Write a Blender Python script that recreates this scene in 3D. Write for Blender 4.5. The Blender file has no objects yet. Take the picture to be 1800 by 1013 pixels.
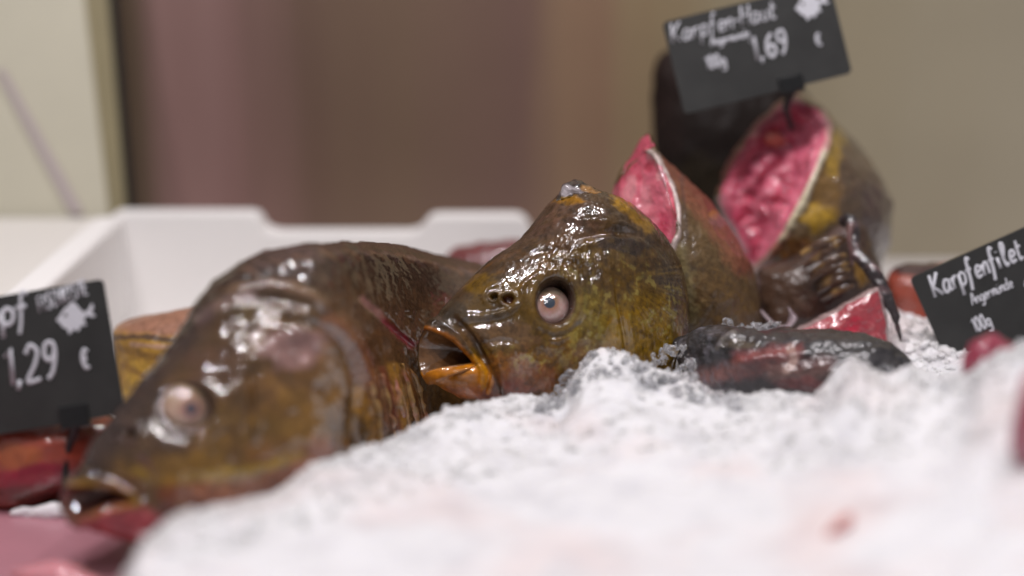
import bpy, math, random
import numpy as np
from mathutils import Vector, Matrix

S = bpy.context.scene
COL = S.collection
# ------------------------------------------------------------------ camera
PITCH = math.radians(14.0)
CAM = np.array([0.0, 0.0, 0.21])
FPX = 2500.0                      # focal length in pixels of the 1800 px wide photograph
FWD = np.array([0.0, math.cos(PITCH), -math.sin(PITCH)])
UPV = np.array([0.0, math.sin(PITCH), math.cos(PITCH)])
RGT = np.array([1.0, 0.0, 0.0])
cd = bpy.data.cameras.new('camera')
cam = bpy.data.objects.new('camera', cd)
COL.objects.link(cam)
cam.location = CAM
cam.rotation_euler = (math.radians(90) - PITCH, 0, 0)
cd.sensor_width = 36.0
cd.lens = 50.0
cd.clip_start = 0.02
cd.clip_end = 20
cd.dof.use_dof = True
cd.dof.focus_distance = 0.715
cd.dof.aperture_fstop = 1.9
S.camera = cam

# ------------------------------------------------------------------ light
w = bpy.data.worlds.new('World')
S.world = w
w.use_nodes = True
w.node_tree.nodes['Background'].inputs[0].default_value = (0.95, 0.97, 1.0, 1)
w.node_tree.nodes['Background'].inputs[1].default_value = 0.13

def lamp(name, loc, target, sx, sy, watts, colour, shape='DISK'):
    l = bpy.data.lights.new(name, 'AREA')
    l.shape = shape
    l.size = sx
    if shape in ('RECTANGLE', 'ELLIPSE'):
        l.size_y = sy
    l.energy = watts
    l.color = colour
    o = bpy.data.objects.new(name, l)
    COL.objects.link(o)
    o.location = loc
    d = Vector(target) - Vector(loc)
    o.rotation_euler = d.to_track_quat('-Z', 'Y').to_euler()
    return o

lamp('counter_spotlight', (-0.42, 0.26, 1.20), (-0.1, 0.72, 0), .05, .05, 3.6, (1, .94, .96))
lamp('counter_spotlight', (-0.16, 0.30, 1.28), (-0.05, 0.74, 0), .05, .05, 3.6, (1, .95, .97))
lamp('counter_spotlight', (0.12, 0.52, 1.32), (0.05, 0.80, 0), .05, .05, 3.6, (1, .95, .97))
lamp('counter_spotlight', (0.46, 0.46, 1.25), (0.15, 0.80, 0), .05, .05, 3.4, (1, .94, .96))
lamp('display_lamp', (-0.22, 0.0, 0.90), (-0.1, 0.70, 0), .03, .03, .7, (1, .95, .97))
lamp('display_lamp', (0.06, 0.04, 1.0), (0.0, 0.74, 0), .03, .03, .6, (1, .95, .97))
lamp('overhead_fill_panel', (0.0, 0.60, 1.75), (0.0, 0.80, 0), 1.0, .6, 2.2, (1, .97, .98), 'RECTANGLE')  # unseen soft fill added overhead to lift the whole scene

S.view_settings.view_transform = 'Standard'
S.view_settings.look = 'None'
S.view_settings.exposure = 0.16
S.view_settings.gamma = 1.0
S.view_settings.use_curve_mapping = False
S.render.engine = 'CYCLES'
S.cycles.use_denoising = True
S.cycles.max_bounces = 8
S.cycles.sample_clamp_indirect = 4.0

# ------------------------------------------------------------------ maths helpers
rng = np.random.default_rng(7)
random.seed(7)

def P(px, py, d):
    px = np.asarray(px, float); py = np.asarray(py, float); d = np.asarray(d, float)
    px, py, d = np.broadcast_arrays(px, py, d)
    a = ((px - 900) / FPX * d)[..., None]
    b = ((506.5 - py) / FPX * d)[..., None]
    return CAM + FWD * d[..., None] + RGT * a + UPV * b

def ray(px, py):
    v = FWD + RGT * (px - 900) / FPX + UPV * (506.5 - py) / FPX
    return v

def at_height(px, py, z):
    r = ray(px, py)
    return CAM + r * ((z - CAM[2]) / r[2])

def proj(V):
    q = V - CAM
    d = q @ FWD
    return 900 + FPX * (q @ RGT) / d, 506.5 - FPX * (q @ UPV) / d, d

def lin(c):
    c = np.asarray(c, float) / 255.0
    return np.where(c <= 0.04045, c / 12.92, ((c + 0.055) / 1.055) ** 2.4)

def sstep(a, b, x):
    t = np.clip((x - a) / (b - a), 0, 1)
    return t * t * (3 - 2 * t)

def vnoise(p, seed=0):
    p = np.asarray(p, float)
    i = np.floor(p).astype(np.int64)
    f = p - i
    f = f * f * (3 - 2 * f)
    out = np.zeros(len(p))
    M = np.int64(0xffffffff)
    for dx in (0, 1):
        for dy in (0, 1):
            for dz in (0, 1):
                h = ((i[:, 0] + dx) * 374761393 + (i[:, 1] + dy) * 668265263 + (i[:, 2] + dz) * 1440662683 + seed * 97463487) & M
                h = ((h ^ (h >> 13)) * 1274126177) & M
                h = (h ^ (h >> 16)) & M
                val = (h & 0xffff) / 32767.5 - 1.0
                wgt = (f[:, 0] if dx else 1 - f[:, 0]) * (f[:, 1] if dy else 1 - f[:, 1]) * (f[:, 2] if dz else 1 - f[:, 2])
                out += val * wgt
    return out

def fbm(p, scale, octaves=4, seed=0, gain=.5):
    out = 0; a = 1.0
    p = np.asarray(p, float) * scale
    for k in range(octaves):
        out = out + a * vnoise(p, seed + k * 31)
        p = p * 2.03 + 11.7
        a *= gain
    return out

def cells(p, scale, seed=0):
    """distance to the nearest jittered cell point, 0 at the point"""
    p = np.asarray(p, float) * scale
    i = np.floor(p).astype(np.int64)
    best = np.full(len(p), 9.0)
    M = np.int64(0xffffffff)
    for dx in (-1, 0, 1):
        for dy in (-1, 0, 1):
            for dz in (-1, 0, 1):
                c = i + np.array([dx, dy, dz])
                h = (c[:, 0] * 374761393 + c[:, 1] * 668265263 + c[:, 2] * 1440662683 + seed * 7919) & M
                h = ((h ^ (h >> 13)) * 1274126177) & M
                j = np.stack([(h & 1023) / 1023., ((h >> 10) & 1023) / 1023., ((h >> 20) & 1023) / 1023.], 1)
                dd = np.sum((c + j - p) ** 2, 1)
                best = np.minimum(best, dd)
    return np.sqrt(best)

def catmull(pts, n, closed=False):
    pts = np.asarray(pts, float)
    m = len(pts)
    segs = m if closed else m - 1
    t = np.linspace(0, segs, n, endpoint=not closed)
    k = np.minimum(t.astype(int), segs - 1)
    f = (t - k)[:, None]
    if closed:
        g = lambda q: pts[q % m]
    else:
        g = lambda q: pts[np.clip(q, 0, m - 1)]
    a, b, c, d = g(k - 1), g(k), g(k + 1), g(k + 2)
    return .5 * (2 * b + (c - a) * f + (2 * a - 5 * b + 4 * c - d) * f ** 2 + (3 * b - a - 3 * c + d) * f ** 3)

def seg_dist(px, py, pts):
    """distance to a polyline and the 0..1 position along it"""
    pts = np.asarray(pts, float)
    best = np.full(px.shape, 1e9); pos = np.zeros(px.shape)
    n = len(pts) - 1
    for k in range(n):
        ax, ay = pts[k]; bx, by = pts[k + 1]
        vx, vy = bx - ax, by - ay
        L = vx * vx + vy * vy + 1e-9
        t = np.clip(((px - ax) * vx + (py - ay) * vy) / L, 0, 1)
        dd = np.hypot(px - ax - t * vx, py - ay - t * vy)
        m = dd < best
        best = np.where(m, dd, best); pos = np.where(m, (k + t) / n, pos)
    return best, pos

def poly_sd(px, py, pts):
    """signed distance to a polygon, negative inside"""
    pts = np.asarray(pts, float)
    d, _ = seg_dist(px, py, np.vstack([pts, pts[:1]]))
    inside = np.zeros(px.shape, bool)
    n = len(pts)
    for k in range(n):
        x1, y1 = pts[k]; x2, y2 = pts[(k + 1) % n]
        c = ((y1 > py) != (y2 > py)) & (px < (x2 - x1) * (py - y1) / (y2 - y1 + 1e-12) + x1)
        inside ^= c
    return np.where(inside, -d, d)

# ------------------------------------------------------------------ object helpers
def tag(o, label=None, cat=None, group=None, kind=None):
    if label: o['label'] = label
    if cat: o['category'] = cat
    if group: o['group'] = group
    if kind: o['kind'] = kind
    return o

def thing(name, loc, label, cat, group=None):
    o = bpy.data.objects.new(name, None)
    o.empty_display_size = .02
    COL.objects.link(o)
    o.location = Vector(loc)
    return tag(o, label, cat, group)

def emit(name, V, F, mat, parent=None, col=None, smooth=True, origin=None):
    V = np.asarray(V, float)
    base = np.zeros(3)
    if parent is not None:
        q = parent
        while q is not None:
            base = base + np.array(q.location); q = q.parent
    elif origin is not None:
        base = np.asarray(origin, float)
    me = bpy.data.meshes.new(name)
    me.from_pydata((V - base).tolist(), [], F.tolist() if isinstance(F, np.ndarray) else F)
    if col is not None:
        a = me.color_attributes.new('Col', 'FLOAT_COLOR', 'POINT')
        c4 = np.ones((len(V), 4)); c4[:, :3] = np.clip(col, 0.002, 1)
        a.data.foreach_set('color', c4.ravel())
    me.polygons.foreach_set('use_smooth', np.full(len(me.polygons), smooth))
    me.update()
    o = bpy.data.objects.new(name, me)
    COL.objects.link(o)
    me.materials.append(mat)
    if parent is not None:
        o.parent = parent
    elif origin is not None:
        o.location = Vector(base)
    return o

def compact(V, F, col=None):
    used = np.unique(F)
    remap = np.full(len(V), -1); remap[used] = np.arange(len(used))
    return V[used], remap[F], (None if col is None else col[used])

def merge(parts):
    Vs, Fs, n = [], [], 0
    for V, F in parts:
        Vs.append(V); Fs += [[i + n for i in f] for f in (F.tolist() if isinstance(F, np.ndarray) else F)]; n += len(V)
    return np.vstack(Vs), Fs

def tube(pts, rad, sides=8, flat=None, normal=None):
    """a tube along points; rad number or list; flat<1 squashes it along normal"""
    pts = np.asarray(pts, float); n = len(pts)
    rad = np.broadcast_to(np.asarray(rad, float), (n,))
    T = np.gradient(pts, axis=0); T /= np.linalg.norm(T, axis=1, keepdims=True) + 1e-12
    ref = np.array([0.13, 0.2, 0.97]) if normal is None else np.asarray(normal, float)
    A = np.cross(T, ref); A /= np.linalg.norm(A, axis=1, keepdims=True) + 1e-12
    B = np.cross(A, T)
    fl = 1.0 if flat is None else flat
    th = np.linspace(0, 2 * math.pi, sides, endpoint=False)
    V = pts[:, None] + rad[:, None, None] * (A[:, None] * np.cos(th)[None, :, None] + fl * B[:, None] * np.sin(th)[None, :, None])
    V = V.reshape(-1, 3); F = []
    for i in range(n - 1):
        for j in range(sides):
            k = (j + 1) % sides
            F.append([i * sides + j, i * sides + k, (i + 1) * sides + k, (i + 1) * sides + j])
    V = np.vstack([V, pts[:1], pts[-1:]]); c0 = n * sides
    for j in range(sides):
        k = (j + 1) % sides
        F.append([c0, k, j]); F.append([c0 + 1, (n - 1) * sides + j, (n - 1) * sides + k])
    return V, F

def grid_faces(nu, nv, wrap):
    i = np.arange(nu - 1)[:, None]
    m = nv if wrap else nv - 1
    j = np.arange(m)[None, :]
    k = (j + 1) % nv
    F = np.stack([i * nv + j, i * nv + k, (i + 1) * nv + k, (i + 1) * nv + j], -1)
    return F.reshape(-1, 4)

class Clay:
    """vertices, faces and pigment of a form that is modelled and tinted by measured places"""
    def __init__(self, V, F, colour, unit):
        self.V = V; self.F = F; self.u = unit
        self.c = np.tile(np.asarray(colour, float), (len(V), 1))
        self.x, self.y, self.d = proj(V)
        self.near = self.facing()
        self.cache = {}
    def noise(self, scale, octaves, seed):
        k = (scale, octaves, seed)
        if k not in self.cache: self.cache[k] = fbm(self.V, scale, octaves, seed)
        return self.cache[k]
    def normals(self):
        V, F = self.V, self.F
        n = np.cross(V[F[:, 2]] - V[F[:, 0]], V[F[:, 3]] - V[F[:, 1]])
        N = np.zeros_like(V)
        for k in range(4):
            np.add.at(N, F[:, k], n)
        return N / (np.linalg.norm(N, axis=1, keepdims=True) + 1e-12)
    def facing(self):
        q = CAM - self.V
        q /= np.linalg.norm(q, axis=1, keepdims=True)
        return sstep(-.15, .15, np.sum(self.normals() * q, 1))
    def orient(self):
        c = self.V.mean(0)
        if np.sum(self.normals() * (self.V - c)) < 0:
            self.F = self.F[:, ::-1].copy()
        self.near = self.facing()
        return self
    def move(self, amount):           # along the normals, in picture units
        self.V = self.V + self.normals() * (amount * self.u)[:, None]
    def push(self, amount):           # straight away from the viewer's side
        self.V = self.V + FWD * (amount * self.u)[:, None]
    def ridge(self, pts, width, h, smooth=True, fade=True):
        if smooth and len(pts) > 2: pts = catmull(pts, 6 * len(pts))
        dd, t = seg_dist(self.x, self.y, pts)
        f = np.sin(np.pi * np.clip(t * .9 + .05, 0, 1)) ** .5 if fade else 1
        return np.exp(-(dd / width) ** 2) * h * self.near * f
    def tint(self, wgt, colour):
        wgt = np.clip(wgt, 0, 1)[:, None]
        self.c = self.c * (1 - wgt) + lin(colour) * wgt
    def stroke(self, pts, width, colour, k=1.0, soft=.6):
        if len(pts) > 2: pts = catmull(pts, 6 * len(pts))
        dd, t = seg_dist(self.x, self.y, pts)
        rag = self.noise(260, 2, 5) * width * .35
        self.tint(k * (1 - sstep(width * (1 - soft), width * (1 + soft), dd + rag)), colour)
    def spot(self, x, y, rx, ry, colour, k=1.0, rag=.3, seed=3):
        r = np.hypot((self.x - x) / rx, (self.y - y) / ry) + self.noise(160, 3, seed % 4) * rag
        self.tint(k * (1 - sstep(.55, 1.15, r)), colour)
    def patch(self, poly, colour, k=1.0, soft=8, rag=5, seed=9):
        sd = poly_sd(self.x, self.y, poly) + self.noise(220, 3, seed) * rag
        self.tint(k * (1 - sstep(-soft, soft, sd)) * self.near, colour)
    def mottle(self, scale, amount, seed=1, octaves=4):
        m = 1 + amount * fbm(self.V, scale, octaves, seed)
        self.c = self.c * np.clip(m, .3, 2)[:, None]

class Frame:
    """a fish's own axes: U along its length, V up its back, W out of its near flank"""
    def __init__(self, cx, cy, d0, yaw, roll=0):
        self.O = P(cx, cy, d0); self.s = d0 / FPX
        y, r = math.radians(yaw), math.radians(roll)
        r1 = RGT * math.cos(r) + UPV * math.sin(r)
        u1 = -RGT * math.sin(r) + UPV * math.cos(r)
        self.U = r1 * math.cos(y) + FWD * math.sin(y)
        self.W = -FWD * math.cos(y) + r1 * math.sin(y)
        self.Vv = u1
    def hit(self, px, py, w=0.0):
        r = ray(px, py)
        o = self.O + self.W * (w * self.s)
        t = ((o - CAM) @ self.W) / (r @ self.W)
        q = CAM + r * t - self.O
        return (q @ self.U) / self.s, (q @ self.Vv) / self.s
    def world(self, u, v, wv):
        u, v, wv = [np.asarray(a, float)[..., None] * self.s for a in (u, v, wv)]
        return self.O + self.U * u + self.Vv * v + self.W * wv

def fish_body(fr, top, bot, widths, nu, nphi, full=1.12, lip_far=None, lip=None, u_from=None, mouth=(1, .84, .62, .4), depth=(0, 14, 70, 130)):
    """loft from the rear to a planar section at u_from, then on into a lip ring and the mouth behind it"""
    T = np.array([fr.hit(*p) for p in top]); B = np.array([fr.hit(*p) for p in bot])
    Wd = np.array([(fr.hit(p[0], p[2])[0], p[1]) for p in widths])
    T = T[np.argsort(T[:, 0])]; B = B[np.argsort(B[:, 0])]; Wd = Wd[np.argsort(Wd[:, 0])]
    T = catmull(T, 200); B = catmull(B, 200); Wd = catmull(Wd, 200)
    near = int(nphi * .68)
    phi = np.concatenate([np.linspace(0, math.pi, near, endpoint=False), np.linspace(math.pi, 2 * math.pi, nphi - near, endpoint=False)])
    u_end = min(T[-1, 0], B[-1, 0])
    u0 = u_from
    us = u_end + (u0 - u_end) * np.linspace(0, 1, nu)
    rings = []
    def section(u):
        vt = np.interp(u, T[:, 0], T[:, 1]); vb = np.interp(u, B[:, 0], B[:, 1]); ww = np.interp(u, Wd[:, 0], Wd[:, 1])
        vc = vb + (vt - vb) * .46
        c, s_ = np.cos(phi), np.sin(phi)
        v = np.where(c > 0, vc + (vt - vc) * np.abs(c), vc - (vc - vb) * np.abs(c))
        e = np.where(c > 0, full, .85)
        wv = ww * np.sign(s_) * np.abs(s_) ** e
        return np.stack([np.full_like(v, u), v, wv], 1)
    for u in us:
        rings.append(section(u))
    rings[0] = np.tile(rings[0].mean(0), (nphi, 1))
    if lip is not None:
        rings[-1] = section(u0)
        L = np.array([list(fr.hit(p[0], p[1], p[2])) + [p[2]] for p in lip])     # top .. near corner .. bottom
        h = len(L) // 2
        tt = np.linspace(0, 1, 60)
        nearc = catmull(L, 121)
        farc = nearc[::-1].copy(); farc[:, 2] *= -1
        if lip_far is not None:
            farc = catmull(np.array([list(fr.hit(p[0], p[1], p[2])) + [p[2]] for p in lip_far]), 121)
        q = phi / math.pi
        ring = np.stack([np.where(q <= 1, np.interp(q, np.linspace(0, 1, 121), nearc[:, k]), np.interp(q - 1, np.linspace(0, 1, 121), farc[:, k])) for k in range(3)], 1)
        base = section(u0)
        cen = ring.mean(0)
        nb = max(30, nu // 3)
        for k in range(1, nb + 1):
            t = k / nb
            e = t
            r = base * (1 - e) + ring * e
            bul = 7.0 * math.exp(-((t - .93) / .05) ** 2) - 3.0 * math.exp(-((t - .80) / .05) ** 2) + 9 * math.sin(math.pi * t) * .6
            dirn = r - (base.mean(0) * (1 - e) + cen * e); dirn[:, 0] = 0
            dirn /= np.linalg.norm(dirn, axis=1, keepdims=True) + 1e-9
            rings.append(r + dirn * bul)
        last = ring
        ks = catmull(np.stack([mouth, depth], 1), 26)[1:]
        for sc, dp in ks:
            r = cen + (ring - cen) * np.array([max(sc, .3), sc, sc]); r[:, 0] += dp
            rings.append(r)
        nlip = nb
    R = np.array(rings)
    V = fr.world(R[..., 0], R[..., 1], R[..., 2])
    n = len(rings)
    F = grid_faces(n, nphi, True)
    V = V.reshape(-1, 3)
    # close the two ends
    return V, F, n

def pillow(outline, d, front, back, n_ang=260, n_r=70, tilt=(0, 0), centre=None, power=.5):
    """a rounded solid from a closed outline; front/back thickness in metres, tilt = metres of depth per 100 px"""
    O = catmull(outline, n_ang, True)
    c = O.mean(0) if centre is None else np.asarray(centre, float)
    rs = np.sin(np.linspace(0.0006, math.pi / 2, n_r))
    allr = np.concatenate([rs, rs[::-1][1:]])
    side = np.concatenate([np.ones(n_r), -np.ones(n_r - 1)])
    X = c[0] + allr[:, None] * (O[:, 0] - c[0])[None]
    Y = c[1] + allr[:, None] * (O[:, 1] - c[1])[None]
    prof = (np.maximum(0, 1 - allr ** 2)) ** power
    D = d + (X - c[0]) / 100 * tilt[0] + (Y - c[1]) / 100 * tilt[1] - (np.where(side > 0, front, -back) * prof)[:, None]
    V = P(X, Y, D).reshape(-1, 3)
    return V, grid_faces(len(allr), n_ang, True)

# ------------------------------------------------------------------ materials
def nodes(name):
    m = bpy.data.materials.new(name); m.use_nodes = True
    nt = m.node_tree
    return m, nt, nt.nodes['Principled BSDF']

def link(nt, a, b): nt.links.new(a, b)

def noise_node(nt, scale, detail=4, rough=.55, vec=None, dist=0):
    n = nt.nodes.new('ShaderNodeTexNoise'); n.inputs['Scale'].default_value = scale
    n.inputs['Detail'].default_value = detail; n.inputs['Roughness'].default_value = rough
    n.inputs['Distortion'].default_value = dist
    if vec: link(nt, vec, n.inputs['Vector'])
    return n

def mapping(nt, scale=(1, 1, 1)):
    t = nt.nodes.new('ShaderNodeTexCoord'); mp = nt.nodes.new('ShaderNodeMapping')
    mp.inputs['Scale'].default_value = scale
    link(nt, t.outputs['Object'], mp.inputs['Vector'])
    return mp.outputs['Vector']

def ramp(nt, src, stops):
    r = nt.nodes.new('ShaderNodeValToRGB')
    el = r.color_ramp.elements
    while len(el) < len(stops): el.new(.5)
    for e, (p, c) in zip(el, stops):
        e.position = p; e.color = (*c, 1) if len(c) == 3 else c
    link(nt, src, r.inputs[0])
    return r.outputs[0]

def wet(name, rough=.38, coat=1.0, coat_rough=.07, bump=.35, fine=900, coarse=260, sss=0.0, radius=(.006, .002, .0015), vary=.35, spec=.3, dist=.0012, coat_ior=1.65, cscale=2.6, cbump=.24, patchy=0.0):
    m, nt, b = nodes(name)
    vec = mapping(nt)
    at = nt.nodes.new('ShaderNodeAttribute'); at.attribute_name = 'Col'
    n1 = noise_node(nt, coarse, 5, .6, vec); n2 = noise_node(nt, fine, 4, .6, vec)
    r = ramp(nt, n1.outputs['Fac'], [(.3, (1 - vary,) * 3), (.7, (1 + vary * .6,) * 3)])
    mx = nt.nodes.new('ShaderNodeMix'); mx.data_type = 'RGBA'; mx.blend_type = 'MULTIPLY'
    mx.inputs['Factor'].default_value = 1.0
    link(nt, at.outputs['Color'], mx.inputs[6]); link(nt, r, mx.inputs[7])
    link(nt, mx.outputs[2], b.inputs['Base Color'])
    b1 = nt.nodes.new('ShaderNodeBump'); b1.inputs['Strength'].default_value = bump; b1.inputs['Distance'].default_value = dist
    link(nt, n1.outputs['Fac'], b1.inputs['Height'])
    b2 = nt.nodes.new('ShaderNodeBump'); b2.inputs['Strength'].default_value = bump; b2.inputs['Distance'].default_value = dist * .35
    link(nt, n2.outputs['Fac'], b2.inputs['Height']); link(nt, b1.outputs[0], b2.inputs['Normal'])
    link(nt, b2.outputs[0], b.inputs['Normal']); 
    n4 = noise_node(nt, coarse * cscale, 3, .55, vec)
    b4 = nt.nodes.new('ShaderNodeBump'); b4.inputs['Strength'].default_value = cbump; b4.inputs['Distance'].default_value = dist * .5
    link(nt, n4.outputs['Fac'], b4.inputs['Height']); link(nt, b4.outputs[0], b.inputs['Coat Normal'])
    b.inputs['Roughness'].default_value = rough
    b.inputs['Specular IOR Level'].default_value = spec
    b.inputs['Coat Weight'].default_value = coat
    b.inputs['Coat Roughness'].default_value = coat_rough
    b.inputs['Coat IOR'].default_value = coat_ior
    if patchy:                                            # the slime film is thicker in places
        n5 = noise_node(nt, 75, 4, .6, vec)
        cw = ramp(nt, n5.outputs['Fac'], [(.38, (1 - patchy,) * 3), (.56, (1, 1, 1))]); link(nt, cw, b.inputs['Coat Weight'])
        cr = ramp(nt, n5.outputs['Fac'], [(.35, (coat_rough * 4,) * 3), (.6, (coat_rough,) * 3)]); link(nt, cr, b.inputs['Coat Roughness'])
    if sss:
        b.inputs['Subsurface Weight'].default_value = sss
        b.inputs['Subsurface Radius'].default_value = radius
        b.inputs['Subsurface Scale'].default_value = 1.0
    return m

def plain(name, colour, rough=.5, coat=0, bump=0, scale=300, vary=0.0, spec=.5, sss=0, stretch=(1, 1, 1)):
    m, nt, b = nodes(name)
    vec = mapping(nt, stretch)
    n = noise_node(nt, scale, 5, .6, vec)
    lo = tuple(np.clip(lin(colour) * (1 - vary), 0, 1)); hi = tuple(np.clip(lin(colour) * (1 + vary), 0, 1))
    link(nt, ramp(nt, n.outputs['Fac'], [(.3, lo), (.7, hi)]), b.inputs['Base Color'])
    if bump:
        bb = nt.nodes.new('ShaderNodeBump'); bb.inputs['Strength'].default_value = bump; bb.inputs['Distance'].default_value = .001
        link(nt, n.outputs['Fac'], bb.inputs['Height']); link(nt, bb.outputs[0], b.inputs['Normal'])
    b.inputs['Roughness'].default_value = rough; b.inputs['Coat Weight'].default_value = coat
    b.inputs['Coat Roughness'].default_value = .1
    b.inputs['Specular IOR Level'].default_value = spec
    if sss:
        b.inputs['Subsurface Weight'].default_value = sss
        b.inputs['Subsurface Radius'].default_value = (.01, .01, .011); b.inputs['Subsurface Scale'].default_value = 1
    return m

M_SKIN = wet('wet_carp_skin', bump=.5)
M_SKIN_FAR = wet('slimy_carp_skin', rough=.5, spec=.12, bump=.5, coat_ior=2.0, cscale=.8, cbump=.10, coat_rough=.028, patchy=.15)
M_SKIN_SHARP = wet('glistening_carp_skin', rough=.5, spec=.14, bump=.5, coat_ior=1.9, cscale=1.5, cbump=.12, coat_rough=.04, patchy=.75)
M_SKIN_DULL = wet('dull_carp_skin', rough=.5, coat=.5, coat_rough=.2, bump=.5, fine=1200)
M_SLAB = wet('grey_fillet_skin', rough=.45, coat=.6, coat_rough=.16, bump=.4, spec=.3)
M_SHADE_SKIN = wet('shade_painted_skin', rough=.75, coat=.05, coat_rough=.3, bump=.3, spec=.15)
M_FLESH = wet('raw_fish_flesh', rough=.4, coat=.9, coat_rough=.1, bump=.4, fine=500, coarse=160, sss=.35, vary=.18)
M_EYE = wet('fish_eye_ball', coat_ior=1.9, rough=.25, coat=1, coat_rough=.015, bump=.0, fine=500, coarse=300, vary=.12, sss=.15)
M_FIN = wet('wet_fin', rough=.4, coat=1, coat_rough=.1, bump=.4, fine=900, coarse=400, vary=.3)
M_TAG = plain('black_slate_plastic', (46, 46, 45), .55, 0, .05, 34, .30)
M_CLIP = plain('black_clip_plastic', (32, 32, 33), .3, 0, 0, 90, .1)
M_CHALK = plain('white_chalk_paint', (205, 205, 212), .75, 0, 0, 500, .06)
M_BOX = plain('white_polystyrene', (243, 241, 239), .6, 0, .12, 380, .02, .4)
M_LEDGE = plain('pale_lid', (224, 220, 214), .6, 0, .05, 120, .02, .3)
M_PANEL = None

# ------------------------------------------------------------------ the setting
def slab(name, corners, thick, mat, kind=None, away=None, parent=None, bev=0.0):
    """a flat board given by its front corners, thickened away from the viewer"""
    A = np.asarray(corners, float)
    nrm = np.cross(A[1] - A[0], A[2] - A[0]); nrm /= np.linalg.norm(nrm)
    if away is None: away = FWD
    if nrm @ away < 0: nrm = -nrm
    n = len(A)
    V = np.vstack([A, A + nrm * thick])
    F = [list(range(n)), [2 * n - 1 - k for k in range(n)]] + [[k, n + k, n + (k + 1) % n, (k + 1) % n] for k in range(n)]
    o = emit(name, V, F, mat, parent, smooth=False, origin=A.mean(0) if parent is None else None)
    fix_normals(o)
    if bev:
        md = o.modifiers.new('edge', 'BEVEL'); md.width = bev; md.segments = 3; md.limit_method = 'ANGLE'
    if kind: o['kind'] = kind
    return o

def fix_normals(o):
    import bmesh
    bm = bmesh.new(); bm.from_mesh(o.data); bmesh.ops.recalc_face_normals(bm, faces=bm.faces[:]); bm.to_mesh(o.data); bm.free()

def reflection_panel():  # blurred reflections of the back panel painted in as vertical colour bands
    m, nt, b = nodes('painted_reflection_panel')
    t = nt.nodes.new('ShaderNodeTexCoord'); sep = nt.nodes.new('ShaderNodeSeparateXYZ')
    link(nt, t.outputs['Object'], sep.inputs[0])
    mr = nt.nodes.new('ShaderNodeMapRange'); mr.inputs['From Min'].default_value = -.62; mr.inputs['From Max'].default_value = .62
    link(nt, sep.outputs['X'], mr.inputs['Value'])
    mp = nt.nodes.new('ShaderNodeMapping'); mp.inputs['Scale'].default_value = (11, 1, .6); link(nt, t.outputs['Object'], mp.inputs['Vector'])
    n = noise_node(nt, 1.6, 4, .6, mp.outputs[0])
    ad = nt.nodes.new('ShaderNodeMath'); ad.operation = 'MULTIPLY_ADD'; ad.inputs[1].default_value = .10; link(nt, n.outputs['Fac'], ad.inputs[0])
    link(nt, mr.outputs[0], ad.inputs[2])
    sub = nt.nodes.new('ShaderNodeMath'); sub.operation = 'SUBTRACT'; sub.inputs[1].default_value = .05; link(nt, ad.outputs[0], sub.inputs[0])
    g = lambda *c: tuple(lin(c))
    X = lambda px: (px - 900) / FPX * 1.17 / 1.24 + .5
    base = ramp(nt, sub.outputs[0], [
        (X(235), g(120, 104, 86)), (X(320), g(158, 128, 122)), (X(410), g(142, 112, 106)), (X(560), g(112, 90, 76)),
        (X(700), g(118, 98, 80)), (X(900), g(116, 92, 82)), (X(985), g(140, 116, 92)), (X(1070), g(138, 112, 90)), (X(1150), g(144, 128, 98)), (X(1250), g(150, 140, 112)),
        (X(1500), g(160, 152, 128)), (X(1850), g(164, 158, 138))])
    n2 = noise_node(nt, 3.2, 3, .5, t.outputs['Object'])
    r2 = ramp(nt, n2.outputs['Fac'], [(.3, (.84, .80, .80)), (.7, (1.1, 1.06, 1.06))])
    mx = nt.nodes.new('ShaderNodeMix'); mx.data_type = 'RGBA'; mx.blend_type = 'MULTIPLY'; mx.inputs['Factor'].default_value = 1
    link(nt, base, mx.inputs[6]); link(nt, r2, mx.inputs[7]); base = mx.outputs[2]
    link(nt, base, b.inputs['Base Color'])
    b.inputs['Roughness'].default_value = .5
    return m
M_PANEL = reflection_panel()

DW = 1.6
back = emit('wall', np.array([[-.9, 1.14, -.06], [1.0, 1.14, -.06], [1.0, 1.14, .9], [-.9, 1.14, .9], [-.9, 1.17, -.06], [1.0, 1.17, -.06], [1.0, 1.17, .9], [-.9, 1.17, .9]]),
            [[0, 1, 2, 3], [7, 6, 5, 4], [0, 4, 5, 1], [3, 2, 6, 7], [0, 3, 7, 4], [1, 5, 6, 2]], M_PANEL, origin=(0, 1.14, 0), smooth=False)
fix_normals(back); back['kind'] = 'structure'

M_CREAM = plain('cream_panel', (196, 191, 172), .45, 0, .03, 20, .03)
M_POST = plain('olive_post', (140, 130, 100), .45, 0, 0, 30, .05)
M_DARK = plain('dark_gasket', (9, 8, 6), .7)
M_LILAC = plain('lilac_tone', (178, 165, 166), .6)
side = slab('side_wall', [P(-420, -260, 1.02), P(112, -260, 1.02), P(150, 20, 1.02), P(197, 430, 1.02), P(-420, 430, 1.02)], .01, M_CREAM, 'structure')
post = slab('display_post', [P(114, -260, 1.025), P(162, -260, 1.025), P(190, 10, 1.025), P(226, 430, 1.025), P(199, 430, 1.025), P(150, 20, 1.025)], .012, M_POST)
tag(post, 'olive upright edge strip beside the cream panel at the corner of the box', 'post')
gas = slab('gasket', [P(164, -260, 1.03), P(180, -260, 1.03), P(203, 10, 1.03), P(237, 430, 1.03), P(226, 430, 1.03), P(190, 10, 1.03)], .008, M_DARK)
gv = np.array(gas.location) - np.array(post.location); gas.parent = post; gas.location = Vector(gv)
lilac_line = slab('slanting_strip', [P(-8, 120, 1.017), P(8, 126, 1.017), P(146, 376, 1.017), P(126, 376, 1.017)], .002, M_LILAC)  # thin lilac strip laid slantwise on the cream panel
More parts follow.
